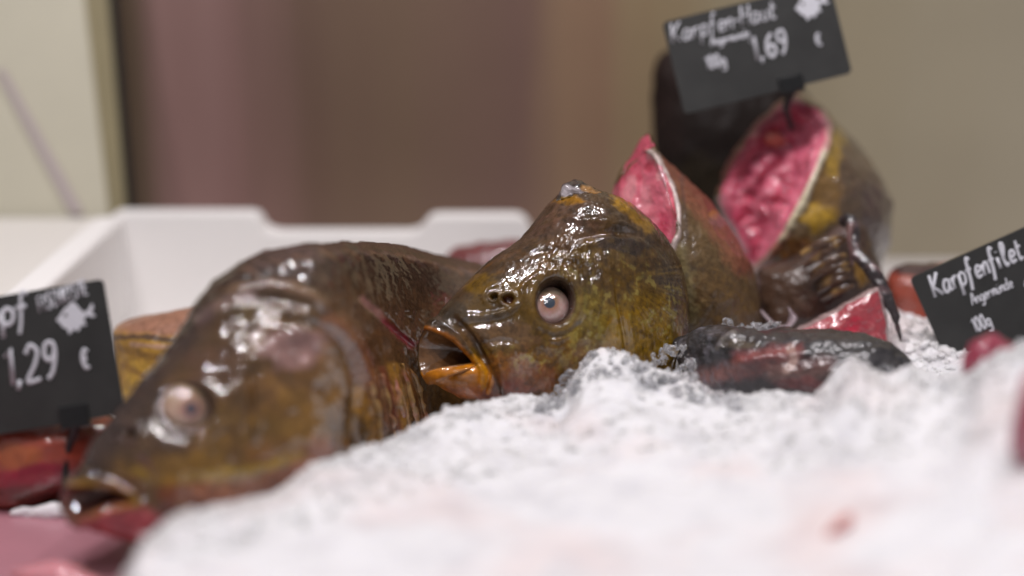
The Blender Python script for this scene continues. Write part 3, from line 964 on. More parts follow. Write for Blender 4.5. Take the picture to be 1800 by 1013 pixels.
    h += cl.ridge([(455, 640), (462, 700), (452, 770)], 10, 5)
    h += cl.ridge([(470, 640), (500, 680), (520, 700)], 7, -4)
    h += cl.ridge([(500, 562), (570, 575), (612, 620), (626, 690), (612, 770)], 9, -16)
    h += cl.ridge([(500, 578), (560, 592), (594, 630), (606, 690), (590, 760)], 18, 11)
    h += cl.ridge([(585, 570), (632, 622), (656, 684), (668, 750)], 12, 12)
    h += cl.ridge([(410, 514), (470, 503), (530, 513), (572, 538)], 8, 8)
    h += cl.ridge([(400, 535), (470, 524), (530, 534), (580, 560)], 9, -8)
    h += cl.ridge([(340, 572), (400, 540), (446, 528)], 9, 7)
    h += cl.ridge([(360, 590), (420, 556), (470, 552)], 8, -6)
    for a, b_ in (((690, 650), (712, 765)), ((672, 650), (694, 765)), ((716, 655), (738, 765))):
        h += cl.ridge([a, ((a[0] + b_[0]) / 2 + 3, (a[1] + b_[1]) / 2), b_], 6, 7)
    h += cl.ridge([(636, 526), (680, 566), (724, 608)], 5, -5)
    h += cl.ridge([(236, 800), (262, 840), (256, 900)], 9, -6)
    for (hx, hy, r) in ((232, 762, 10), (206, 758, 7)):
        q = np.hypot((x - hx) / (r * 1.3), (y - hy) / r)
        h += -13 * (1 - sstep(.5, 1.1, q)) * cl.near + 4 * np.exp(-((q - 1.4) / .35) ** 2) * cl.near
    h += cl.ridge([(262, 720), (272, 760), (310, 780), (360, 770), (400, 745)], 7, 5)
    for k in range(19):
        t = k / 18
        sx = 430 + 400 * t; sy = np.interp(sx, [p[0] for p in top], [p[1] for p in top]) + 12
        h += cl.ridge([(sx, sy + 4), (sx + 12, sy + 9), (sx + 26, sy + 17)], 4.5, 2.6)
    rough = 1 - .75 * sstep(600, 680, x)
    h += rough * (3.3 * fbm(cl.V, 120, 3, 31) + 2.2 * np.exp(-((x - 440) / 130) ** 2 - ((y - 610) / 60) ** 2) * fbm(cl.V, 260, 2, 33)) * outm
    h += body * .7 * fbm(cl.V, 900, 2, 35) * outm
    cl.tint((1 - sstep(.85, 1.1, rr)) * cl.near, (60, 44, 34))  # eye socket darkened in colour to stand in for its shade
    cl.mottle(120, .2, 51)
    cl.c *= (1 + body * .25 * fbm(cl.V, 900, 2, 52))[:, None]
    cl.move(h)
    root = thing('whole_carp', fr.world(0, -260, 0), 'whole carp lying on ice with its head and pink lower lip towards the tray', 'fish')
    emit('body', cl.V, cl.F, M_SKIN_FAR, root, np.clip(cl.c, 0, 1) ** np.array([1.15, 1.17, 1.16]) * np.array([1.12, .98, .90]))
    fx, fy, fd = proj(cl.V); vis = cl.near > .6
    def depth_at(px_, py_):
        k = np.argmin(np.hypot(fx[vis] - px_, fy[vis] - py_)); return fd[vis][k]
    folds = []
    for (a, b_, c_, wd) in (((652, 676), (664, 725), (668, 785), 8), ((690, 640), (700, 700), (716, 775), 9), ((706, 640), (722, 700), (738, 770), 8), ((672, 660), (684, 715), (694, 780), 6), ((724, 650), (740, 700), (752, 755), 7)):
        pts = np.array([P(q[0], q[1], depth_at(*q) - .0005) for q in (a, b_, c_)])
        folds.append(tube(catmull(pts, 30), wd * fr.s * np.sin(np.linspace(.2, math.pi - .6, 30)) ** .7, 12, .6, FWD))
    V, F = merge(folds)
    c = np.tile(lin((168, 126, 58)), (len(V), 1)); nz = np.clip(fbm(V, 120, 3, 4) + .1, 0, 1)[:, None]; c = c * (1 - nz) + lin((186, 116, 92)) * nz
    V = V + .0012 * np.stack([fbm(V, 200, 2, q) for q in (1, 2, 3)], 1)
    emit('pectoral_fin', V, F, M_FIN, root, c)
    ball_eye(root, cl, 332, 714, 327, 720, 45, 3, (337, 718), 17, 10,
             dict(white=(196, 166, 146), iris=(186, 150, 136), ring=(160, 108, 98), top=(130, 108, 74), vein=(180, 138, 126), pupil=(84, 80, 90)))
left_carp()

# ------------------------------------------------------------------ the opened pieces on the right
def halved_head():
    """the cut carp behind the middle head: pink section on its left, skin to the right"""
    out = [(1078, 345), (1092, 306), (1112, 275), (1132, 240), (1142, 236), (1152, 262), (1176, 288), (1210, 316), (1250, 354), (1288, 408), (1318, 462), (1332, 520), (1336, 590), (1310, 650), (1230, 670), (1150, 640), (1105, 540), (1082, 430)]
    V, F = pillow(out, .79, .050, .03, 420, 150, centre=(1215, 470), power=.55)
    cl = Clay(V, F, lin((96, 74, 44)), .78 / FPX).orient()
    x, y = cl.x, cl.y
    cut = [(1060, 360), (1085, 322), (1110, 290), (1138, 268), (1150, 276), (1166, 304), (1184, 344), (1191, 380), (1189, 412), (1176, 446), (1120, 520), (1070, 480)]
    far = [(1074, 350), (1112, 270), (1138, 228), (1150, 258), (1140, 268), (1110, 288), (1082, 326)]
    sd = poly_sd(x, y, cut); sf = poly_sd(x, y, far)
    cl.push((1 - sstep(-8, 4, sd)) * (10 + .35 * np.clip(-sd, 0, 90)) * cl.near)
    cl.push((1 - sstep(-4, 4, sf)) * 22 * cl.near)
    edge = np.exp(-((sd - 2.5 - 2.5 * cl.noise(110, 2, 71)) / 3.8) ** 2) * (x > 1136) * cl.near
    h = 5 * edge
    h += cl.ridge([(1140, 300), (1120, 340), (1112, 400)], 10, 3) - (sd < 0) * 2 * fbm(cl.V, 200, 3, 5) * cl.near
    h += (sd > 0) * (1.6 * fbm(cl.V, 180, 3, 7)) + 2.5 * (sd > 0) * fbm(cl.V, 60, 2, 8)
    cl.spot(1210, 340, 60, 50, (92, 66, 40), .6)
    cl.stroke([(1180, 290), (1240, 350), (1290, 420), (1312, 466)], 20, (132, 62, 52), .7, .8)
    cl.stroke([(1195, 330), (1250, 400), (1290, 470)], 12, (142, 84, 60), .5, .8)
    cl.spot(1256, 378, 10, 10, (170, 112, 40), .8)
    cl.spot(1262, 388, 16, 14, (146, 100, 104), .5)
    cl.spot(1240, 540, 90, 60, (106, 78, 40), .7)
    cl.spot(1170, 560, 40, 70, (116, 98, 40), .6)
    cl.stroke([(1196, 440), (1206, 490), (1218, 560)], 10, (128, 116, 78), .55, .9)
    fn = cl.noise(420, 3, 61); zone = np.exp(-((x - 1212 - (y - 520) * .12) / 22) ** 2) * sstep(430, 480, y)
    cl.tint(sstep(.1, .5, fn) * zone * .4, (150, 134, 90))
    cl.tint(edge * (1.0 + .9 * cl.noise(150, 3, 77)), (206, 186, 180))
    cl.stroke([(1198, 300), (1202, 360), (1206, 420)], 4, (70, 58, 58), .4)
    cl.move(h)
    # the flesh is a part of its own
    c = cl.c.copy()
    fl = lin((210, 104, 122)); pale = lin((222, 136, 148)); deep = lin((176, 42, 74))
    nz = fbm(cl.V, 120, 4, 15)[:, None]
    fc = fl * (1 - np.clip(nz, 0, 1) * .7) + pale * np.clip(nz, 0, 1) * .7
    dd, t = seg_dist(x, y, [(1086, 322), (1138, 270), (1150, 282)])
    k = (np.exp(-(dd / 14) ** 2) * .6)[:, None]; fc = fc * (1 - k) + deep * k
    dd, t = seg_dist(x, y, [(1176, 446), (1168, 410), (1180, 380)])
    k = (np.exp(-(dd / 12) ** 2) * .5)[:, None]; fc = fc * (1 - k) + deep * k
    for (hx, hy, rx, ry, hc) in ((1140, 292, 9, 10, (170, 40, 66)), (1126, 312, 7, 10, (176, 50, 74)), (1160, 310, 6, 9, (232, 160, 166)), (1110, 330, 14, 26, (228, 150, 158)), (1136, 350, 10, 34, (224, 140, 150)), (1165, 400, 10, 30, (190, 60, 88))):
        k = (1 - sstep(.5, 1.2, np.hypot((x - hx) / rx, (y - hy) / ry) + .4 * cl.noise(160, 3, 2)))[:, None] * .75; fc = fc * (1 - k) + lin(hc) * k
    k = (sf < 0)[:, None] * .85; fc = fc * (1 - k) + lin((186, 66, 92)) * k
    inside = ((sd < 0) | (sf < 0)) & (cl.near > .3)
    fm = inside[cl.F].mean(1) > .5
    root = thing('carp_chunk', P(1210, 640, .79), 'cut carp chunk with a smooth pink section edged by pale skin, behind the middle head', 'fish piece', 'cut carp pieces')
    a = compact(cl.V, cl.F[~fm], c); emit('skin', a[0], a[1], M_SKIN_DULL, root, a[2])
    a = compact(cl.V, cl.F[fm], fc); emit('cut_flesh', a[0], a[1], M_FLESH, root, a[2])
halved_head()

def gaping_head():
    out = [(1262, 352), (1272, 318), (1290, 268), (1330, 220), (1372, 184), (1402, 166), (1434, 180), (1476, 220), (1520, 268), (1552, 318), (1567, 370), (1562, 425), (1545, 475), (1510, 540), (1440, 570), (1360, 540), (1318, 472), (1290, 404)]
    V, F = pillow(out, .875, .055, .05, 460, 170, centre=(1420, 370), power=.5)
    cl = Clay(V, F, lin((96, 74, 46)), .85 / FPX).orient()
    x, y = cl.x, cl.y
    cav = [(1270, 352), (1290, 290), (1332, 226), (1374, 190), (1404, 176), (1438, 196), (1452, 222), (1450, 250), (1436, 290), (1408, 352), (1380, 408), (1352, 446), (1322, 470), (1296, 404)]
    sd = poly_sd(x, y, cav)
    cl.push((1 - sstep(-34, 2, sd)) * 52 * cl.near)
    h = 6 * np.exp(-((sd - 4) / 7) ** 2) * cl.near + 2.5 * fbm(cl.V, 120, 3, 4) + 4 * fbm(cl.V, 45, 2, 5)
    cl.spot(1500, 330, 70, 90, (92, 74, 60), .7, .4)
    cl.spot(1540, 390, 40, 90, (82, 62, 62), .7, .4)
    cl.spot(1440, 330, 40, 70, (130, 96, 44), .7, .4)
    cl.spot(1436, 384, 34, 28, (176, 138, 34), .85, .35)
    cl.spot(1462, 262, 16, 50, (168, 134, 46), .7, .5)
    cl.spot(1475, 240, 14, 22, (176, 142, 40), .6, .5)
    cl.spot(1395, 440, 40, 30, (120, 76, 30), .8, .4)
    cl.stroke([(1320, 476), (1350, 450), (1380, 410)], 9, (206, 140, 120), .7)
    cl.stroke([(1374, 412), (1392, 380), (1412, 345)], 10, (224, 210, 176), .95)
    cl.stroke([(1415, 338), (1432, 300), (1444, 270)], 7, (228, 214, 186), .85)
    cl.stroke([(1446, 262), (1456, 226), (1446, 200)], 6, (220, 160, 164), .75)
    h = h + (sd < -6) * (10 * fbm(cl.V, 48, 3, 41) - 5 * np.abs(fbm(cl.V, 120, 2, 42))) * cl.near
    cl.stroke([(1402, 172), (1340, 214), (1296, 262), (1272, 330)], 7, (132, 60, 66), .8)
    cl.move(h)
    fc = np.tile(lin((206, 84, 112)), (len(V), 1))
    nz = fbm(cl.V, 90, 4, 15)
    mixin = lambda k, c: fc * (1 - k[:, None]) + lin(c) * k[:, None]
    fc = mixin(np.clip(nz, 0, 1) * .7, (226, 140, 156))
    fc = mixin(np.clip(-nz, 0, 1) * .7, (158, 24, 58))
    left = np.exp(-(seg_dist(x, y, [(1300, 280), (1360, 215)])[0] / 36) ** 2)
    cl.push((1 - sstep(-62, -22, sd)) * 22 * cl.near)
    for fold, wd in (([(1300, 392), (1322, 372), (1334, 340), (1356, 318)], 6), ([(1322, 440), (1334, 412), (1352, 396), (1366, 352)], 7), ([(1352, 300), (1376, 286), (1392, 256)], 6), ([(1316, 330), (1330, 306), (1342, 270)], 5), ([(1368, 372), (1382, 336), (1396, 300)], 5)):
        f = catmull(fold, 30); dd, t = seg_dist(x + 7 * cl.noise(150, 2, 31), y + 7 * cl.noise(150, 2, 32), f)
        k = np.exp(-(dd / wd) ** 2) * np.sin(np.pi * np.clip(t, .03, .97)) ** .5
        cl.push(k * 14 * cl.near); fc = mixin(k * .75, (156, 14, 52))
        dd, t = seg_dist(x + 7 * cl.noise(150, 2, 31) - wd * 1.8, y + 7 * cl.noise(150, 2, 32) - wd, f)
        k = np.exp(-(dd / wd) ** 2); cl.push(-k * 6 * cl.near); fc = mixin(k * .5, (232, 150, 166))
    fc = mixin(left * .8, (150, 44, 66))
    rt = np.exp(-(seg_dist(x, y, [(1440, 230), (1420, 300), (1375, 395), (1330, 462)])[0] / 22) ** 2)
    fc = mixin(rt * .8, (222, 116, 138))
    inside = (sd < 0) & (cl.near > .2)
    fm = inside[cl.F].mean(1) > .5
    root = thing('carp_chunk', P(1430, 560, .86), 'gaping carp piece showing a deep crimson cavity, below the price tag', 'fish piece', 'cut carp pieces')
    a = compact(cl.V, cl.F[~fm], cl.c); emit('skin', a[0], a[1], M_SKIN, root, a[2])
    a = compact(cl.V, cl.F[fm], fc); emit('cavity_flesh', a[0], a[1], M_FLESH, root, a[2])
    # lumps of flesh and roe inside
    lumps = [(1330, 330, 34, 24, 6), (1352, 292, 26, 22, -8), (1310, 366, 26, 24, 4), (1340, 372, 24, 28, 0), (1326, 410, 22, 28, 2), (1372, 330, 22, 34, 0), (1388, 280, 26, 26, 4), (1362, 250, 22, 18, 10), (1404, 236, 24, 28, 8), (1350, 410, 16, 24, 4), (1300, 338, 20, 26, 8), (1368, 372, 14, 26, 6), (1324, 440, 10, 18, 4)]
    for (lx, ly, rx, ry, sink) in lumps:
        rx, ry = rx * 1.25, ry * 1.2
        a = np.linspace(0, 2 * math.pi, 14, endpoint=False)
        o_ = [(lx + rx * math.cos(t) * rng.uniform(.85, 1.15), ly + ry * math.sin(t) * rng.uniform(.85, 1.15)) for t in a]
        V, F = pillow(o_, .860 + sink * .0004, .0075, .02, 70, 22)
        k = Clay(V, F, lin((200, 78, 104)), .85 / FPX).orient()
        k.mottle(120, .5, int(lx))
        n1 = fbm(k.V, 200, 3, int(ly)); k.tint(np.clip(n1, 0, 1) * .7, (226, 128, 152)); k.tint(np.clip(-n1, 0, 1) * .6, (170, 14, 58))
        if (lx, ly) == (1362, 250): k.tint(np.full(len(V), .6), (222, 120, 80))
        k.move(9 * fbm(k.V, 62, 3, 3) - 4 * np.abs(fbm(k.V, 160, 2, 9)))
        emit('organ', k.V, k.F, M_FLESH, root, k.c)
    # fin base in front
    out = [(1322, 500), (1332, 474), (1360, 462), (1392, 448), (1424, 436), (1460, 410), (1496, 386), (1520, 400), (1540, 450), (1548, 500), (1520, 540), (1440, 590), (1390, 610), (1338, 600), (1326, 550)]
    V, F = pillow(out, .822, .022, .03, 300, 90, centre=(1430, 510))
    k = Clay(V, F, lin((70, 50, 40)), .8 / FPX).orient()
    k.spot(1375, 520, 60, 60, (82, 58, 42), .8, .3)
    k.stroke([(1425, 440), (1470, 408), (1505, 394)], 10, (98, 78, 76), .7)
    k.spot(1514, 470, 18, 40, (150, 112, 46), .8, .4)
    k.spot(1376, 452, 22, 9, (46, 38, 40), .8)
    k.stroke([(1330, 490), (1332, 560)], 5, (110, 92, 98), .5)
    k.move(2.2 * fbm(k.V, 160, 3, 8) + 3 * fbm(k.V, 60, 2, 9))
    emit('fin_base', k.V, k.F, M_SKIN_DULL, root, k.c)
    # folded fin: a fan of rays
    fan = []
    for i in range(8):
        t = i / 7
        ja, jb = rng.normal(0, 3.2, 2), rng.normal(0, 3.2, 2)
        a = P(1410 + 24 * t + 8 * (i % 2) + ja[0], 452 + 76 * t + ja[1], .793 + .001 * i); b = P(1486 + 12 * t + jb[0], 412 + 92 * t ** 1.15 + jb[1], .788)
        mid = (a + b) / 2 - FWD * .004 + UPV * .0015
        pts = catmull([a, mid, b], 22)
        rad = (.0015 + .0008 * rng.random()) * np.sin(np.linspace(.25, math.pi - .1, 22)) ** .7
        fan.append(tube(pts, rad * 1.25, 10, .45, FWD))
    V, F = merge(fan)
    c = np.tile(lin((86, 60, 42)), (len(V), 1)); nz = np.clip(fbm(V, 130, 3, 4), 0, 1)[:, None]; c = c * (1 - nz) + lin((196, 156, 90)) * nz
    emit('pectoral_fin', V, F, M_FIN, root, c)
    sp = [P(1478, 392, .79), P(1494, 388, .785), P(1500, 412, .782), P(1503, 440, .778), P(1528, 470, .772), P(1548, 500, .768), P(1563, 530, .765), P(1575, 562, .763), P(1584, 600, .762)]
    pts = catmull(sp, 70)
    s_ = np.linspace(0, 1, 70)
    rad = .0034 * (np.interp(s_, [0, .1, .35, .5, .75, 1], [.8, 1.15, 1.0, 1.15, .95, .16]))
    V, F = tube(pts, rad, 14, .6, FWD)
    c = np.tile(lin((48, 40, 42)), (len(V), 1)); nz = np.clip(fbm(V, 200, 3, 6), 0, 1)[:, None]; c = c * (1 - nz) + lin((112, 86, 88)) * nz
    V = V + .0006 * np.stack([fbm(V, 400, 2, s) for s in (1, 2, 3)], 1)
    emit('fin_spine', V, F, M_FIN, root, c)
    pts = catmull([P(1496, 394, .779), P(1493, 420, .777), P(1497, 446, .777), P(1498, 466, .779)], 20)
    V, F = tube(pts, np.linspace(.0020, .0010, 20), 10)
    emit('fin_ray', V, F, M_FIN, root, np.tile(lin((110, 78, 76)), (len(V), 1)))
    # pale curled scale at its foot
    pts = catmull([P(1338, 545, .782), P(1350, 560, .779), P(1366, 573, .777), P(1384, 574, .777), P(1394, 558, .779), P(1386, 540, .781)], 30)
    V, F = tube(pts, .0034 * np.sin(np.linspace(.15, math.pi - .15, 30)) ** .8, 10, .35, UPV)
    emit('loose_scale', V, F, M_FIN, root, np.tile(lin((150, 132, 138)), (len(V), 1)))
gaping_head()

def dark_carp():
    out = [(1146, 150), (1160, 96), (1200, 90), (1270, 110), (1360, 130), (1420, 170), (1440, 280), (1420, 430), (1340, 520), (1230, 520), (1180, 400), (1150, 260)]
    V, F = pillow(out, .975, .035, .04, 220, 60)
    k = Clay(V, F, lin((28, 20, 17)), .95 / FPX).orient()  # near-black base colour stands in for the shade back here
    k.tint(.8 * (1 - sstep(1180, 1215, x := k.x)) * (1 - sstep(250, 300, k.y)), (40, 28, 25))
    k.spot(1230, 320, 50, 50, (40, 32, 17), .6)
    k.move(4 * fbm(k.V, 60, 3, 8))
    o = emit('hanging_carp', k.V, k.F, M_SHADE_SKIN, None, k.c, origin=P(1280, 520, .975))
    tag(o, 'carp body with painted shade, standing behind the cut pieces, half hidden by the price tag', 'fish piece', 'cut carp pieces')
dark_carp()

def pink_fillet():
    out = [(1392, 590), (1408, 574), (1450, 552), (1500, 526), (1532, 509), (1545, 507), (1552, 530), (1560, 570), (1562, 610), (1540, 640), (1450, 640), (1395, 615)]
    V, F = pillow(out, .765, .010, .03, 260, 80, power=.35, centre=(1490, 580))
    k = Clay(V, F, lin((172, 74, 82)), .765 / FPX).orient()
    sd = poly_sd(k.x, k.y, catmull(out, 200, True))
    v = np.abs(fbm(k.V, 150, 3, 5)); k.tint((1 - sstep(.0, .16, v)) * .6, (222, 150, 152))
    k.spot(1505, 570, 22, 16, (190, 30, 62), .8, .5)
    k.spot(1480, 585, 22, 10, (180, 40, 66), .6, .5)
    k.spot(1535, 560, 26, 50, (168, 66, 76), .6, .4)
    edge = np.exp(-(seg_dist(k.x, k.y, [(1392, 588), (1410, 574), (1500, 527), (1540, 508)])[0] / 5) ** 2)
    edge2 = np.exp(-(seg_dist(k.x, k.y, [(1546, 508), (1560, 570), (1562, 612)])[0] / 4) ** 2)
    k.move(3.0 * fbm(k.V, 150, 3, 3))
    root = thing('carp_fillet', P(1480, 640, .765), 'pink triangular fillet wedge under the drooping black fin spine', 'fish piece', 'cut carp pieces')
    rim = ((edge > .35) | (edge2 > .45)); fm = rim[k.F].mean(1) > .5
    c2 = np.tile(lin((168, 142, 140)), (len(V), 1)); c2[edge2 > .4] = lin((176, 150, 150))
    a = compact(k.V, k.F[~fm], k.c); emit('flesh', a[0], a[1], M_FLESH, root, a[2])
    a = compact(k.V, k.F[fm], c2); emit('skin_edge', a[0], a[1], M_SKIN, root, a[2])
pink_fillet()

def dark_fillet():
    out = [(1184, 606), (1204, 586), (1240, 574), (1290, 574), (1340, 579), (1420, 577), (1480, 580), (1540, 594), (1580, 616), (1604, 646), (1590, 690), (1500, 735), (1380, 745), (1270, 730), (1215, 690), (1196, 640)]
    V, F = pillow(out, .695, .030, .02, 360, 120, tilt=(-.011, .0), centre=(1390, 660))
    k = Clay(V, F, lin((50, 48, 50)), .68 / FPX).orient()
    k.mottle(70, .5, 3)
    k.stroke([(1260, 584), (1330, 590), (1420, 588), (1500, 596)], 12, (62, 54, 52), .7)
    k.stroke([(1300, 632), (1350, 624), (1400, 616)], 12, (150, 78, 76), .7, .9)
    k.stroke([(1225, 668), (1270, 656), (1300, 650)], 14, (138, 92, 86), .75, .9)
    k.stroke([(1300, 660), (1360, 640), (1420, 640), (1460, 636)], 12, (104, 64, 62), .6, .9)
    k.stroke([(1360, 655), (1420, 660), (1450, 655)], 14, (118, 88, 82), .6, .9)
    k.stroke([(1390, 610), (1396, 632), (1384, 650)], 7, (176, 146, 136), .7)
    k.spot(1420, 676, 60, 14, (112, 60, 60), .7, .4)
    k.spot(1300, 604, 30, 10, (92, 78, 58), .6, .5)
    k.stroke([(1260, 612), (1276, 596), (1292, 590)], 4, (120, 112, 104), .6)
    nz = np.clip(fbm(k.V, 330, 3, 8), 0, 1); k.tint(nz * .6 * (1 - sstep(1270, 1320, k.x)), (112, 108, 116))
    k.move(5 * fbm(k.V, 90, 3, 4) + 1.3 * fbm(k.V, 300, 3, 5) + k.ridge([(1300, 640), (1350, 628), (1420, 620)], 8, 6) + k.ridge([(1262, 612), (1280, 592), (1340, 588)], 7, 5))
    o = emit('carp_fillet', k.V, k.F, M_SLAB, None, k.c, origin=P(1390, 735, .69))
    tag(o, 'dark skinned fillet with torn pink streaks half buried in the ice', 'fish piece', 'cut carp pieces')
dark_fillet()

def lump(name, out, d, colour, label, cat, front=.02, back=.02, mat=None, spots=(), strokes=(), tilt=(0, 0), amp=2.5, group=None, na=160, nr=50):
    V, F = pillow(out, d, front, back, na, nr, tilt=tilt)
    k = Clay(V, F, lin(colour), d / FPX).orient()
    for s in spots: k.spot(*s)
    for s in strokes: k.stroke(*s)
    k.move(amp * fbm(k.V, 110, 3, 6))
    xs = [p[0] for p in out]; ysx = [p[1] for p in out]
    o = emit(name, k.V, k.F, mat or M_FLESH, None, k.c, origin=P(sum(xs) / len(xs), max(ysx), d))
    return tag(o, label, cat, group)

lump('carp_piece', [(1556, 500), (1570, 474), (1600, 464), (1650, 462), (1700, 470), (1720, 540), (1690, 640), (1620, 660), (1580, 600), (1566, 540)], .85, (158, 78, 62),
     'reddish brown fish piece beside the tip of the black spine, behind the right tag', 'fish piece', spots=[(1610, 470, 60, 18, (58, 40, 44), .95, .2), (1680, 570, 50, 80, (130, 40, 44), .6, .3), (1585, 540, 20, 40, (176, 92, 76), .5, .3)], group='cut carp pieces')
lump('carp_piece', [(795, 440), (830, 428), (870, 424), (920, 424), (960, 470), (940, 540), (860, 540), (800, 500), (780, 460)], .93, (120, 62, 62),
     'dull red fish piece against the rear rim, behind the forehead of the middle head', 'fish piece', spots=[(870, 450, 60, 30, (112, 54, 54), .7, .3)], group='cut carp pieces')
lump('background_carp', [(196, 600), (204, 575), (240, 560), (290, 548), (360, 540), (480, 560), (540, 640), (500, 760), (380, 800), (250, 760), (205, 690)], .80, (166, 126, 44),
     'ochre bellied carp with pink back, showing between left tag and whole carp', 'fish', mat=M_SKIN_DULL, front=.03, back=.03, na=260, nr=90,
     spots=[(280, 560, 130, 34, (158, 112, 92), .95, .15), (240, 690, 30, 60, (190, 152, 52), .7, .3)],
     strokes=[([(200, 594), (250, 592), (300, 598), (350, 612)], 5, (66, 46, 44), .85), ([(205, 612), (250, 622), (320, 640)], 6, (120, 84, 30), .7), ([(215, 640), (250, 660), (280, 690)], 5, (130, 92, 36), .7), ([(230, 605), (300, 612), (340, 620)], 4, (176, 140, 130), .6)])
lump('carp_piece', [(-60, 760), (-20, 730), (60, 728), (120, 730), (170, 728), (214, 750), (190, 840), (110, 872), (40, 898), (-50, 896), (-80, 830)], .662, (150, 66, 48),
     'raw red brown fish piece with a crimson slit, under the left price tag', 'fish piece', front=.025, na=200, nr=60,
     spots=[(40, 862, 100, 24, (96, 44, 36), .8, .3), (20, 800, 60, 22, (166, 92, 44), .7, .3), (90, 846, 40, 30, (150, 62, 60), .5, .3), (170, 750, 40, 18, (150, 76, 20), .7)],
     strokes=[([(-20, 838), (30, 834), (80, 822), (105, 824)], 9, (150, 12, 48), .95), ([(-10, 850), (50, 846), (100, 838)], 9, (176, 36, 66), .7)], group='cut carp pieces')
lump('fish_scrap', [(20, 1010), (60, 990), (110, 984), (150, 1000), (190, 1030), (150, 1080), (60, 1080)], .585, (206, 138, 146), 'pale pink scrap on the mauve tray at the bottom corner', 'fish scrap', front=.012, group='scraps of fish')
lump('ice_scrap', [(20, 904), (40, 892), (70, 888), (108, 884), (130, 896), (126, 912), (60, 914)], .645, (214, 206, 210), 'thin white ice strip between the red fish piece and the tray', 'ice', mat=M_ICE, front=.003, back=.004, amp=4)
lump('fish_scrap', [(1684, 646), (1702, 616), (1726, 598), (1748, 592), (1774, 602), (1794, 628), (1784, 672), (1720, 680)], .585, (150, 60, 80), 'crimson fish scrap perched on the ice in front of the right tag', 'fish scrap', front=.008, back=.012, amp=9, group='scraps of fish')
lump('fish_scrap', [(1776, 770), (1790, 700), (1810, 650), (1850, 660), (1860, 760), (1830, 830), (1786, 812)], .50, (166, 86, 102), 'dark pink fish scrap sunk in the ice at the right border', 'fish scrap', front=.012, group='scraps of fish')
lump('fish_scrap', [(1440, 950), (1462, 922), (1490, 902), (1500, 908), (1490, 930), (1462, 956)], .50, (220, 150, 144), 'small pale pink smear of fish in the foreground ice', 'fish scrap', front=.0065, back=.004, group='scraps of fish', amp=1)

# ------------------------------------------------------------------ clear ice lumps in the focus zone
def clear_lump(px, py, d, size, label):
    c = P(px, py, d)
    V, F = chips([c, c + np.array([.6, .2, -.4]) * size, c + np.array([-.4, .1, -.6]) * size], size * .8, size)
    o = emit('ice_lump', V, F, M_CLEAR, None, smooth=False, origin=c)
    md = o.modifiers.new('melted edges', 'BEVEL'); md.width = size * .12; md.segments = 2
    tag(o, label, 'ice lump', 'clear lumps of ice')
clear_lump(1000, 656, .688, .0042, 'clear ice lump under the jaw of the middle head, left of the white mound')
clear_lump(1000, 690, .672, .0036, 'flat clear ice lump below the upright clear one by the white mound')
clear_lump(1172, 612, .70, .0040, 'clear ice lump at the left tip of the dark fillet')
clear_lump(1208, 638, .685, .0040, 'clear ice lump overlapping the lower left of the dark fillet')
clear_lump(1278, 566, .735, .0036, 'small clear ice lump standing on top of the dark fillet')
def frost():
    pts = []
    for (x0, y0, x1, y1, d, n) in ((1128, 644, 1196, 606, .698, 60), (1186, 604, 1290, 572, .715, 80), (1296, 574, 1372, 566, .745, 120), (1480, 590, 1545, 600, .74, 30), (1540, 640, 1610, 648, .66, 60), (990, 690, 1030, 640, .69, 90)):
        for k in range(n):
            t = rng.random()
            pts.append(P(x0 + (x1 - x0) * t + rng.normal() * 9, y0 + (y1 - y0) * t + abs(rng.normal()) * 11, d - rng.random() * .006))
    V, F = chips(pts, .0005, .0021)
    o = emit('ice_grains', V, F, M_CLEAR, None, smooth=False, origin=P(1200, 620, .70))
    tag(o, 'sparkling loose grains of ice along the edges of the dark fillet', 'ice', kind='stuff')
frost()

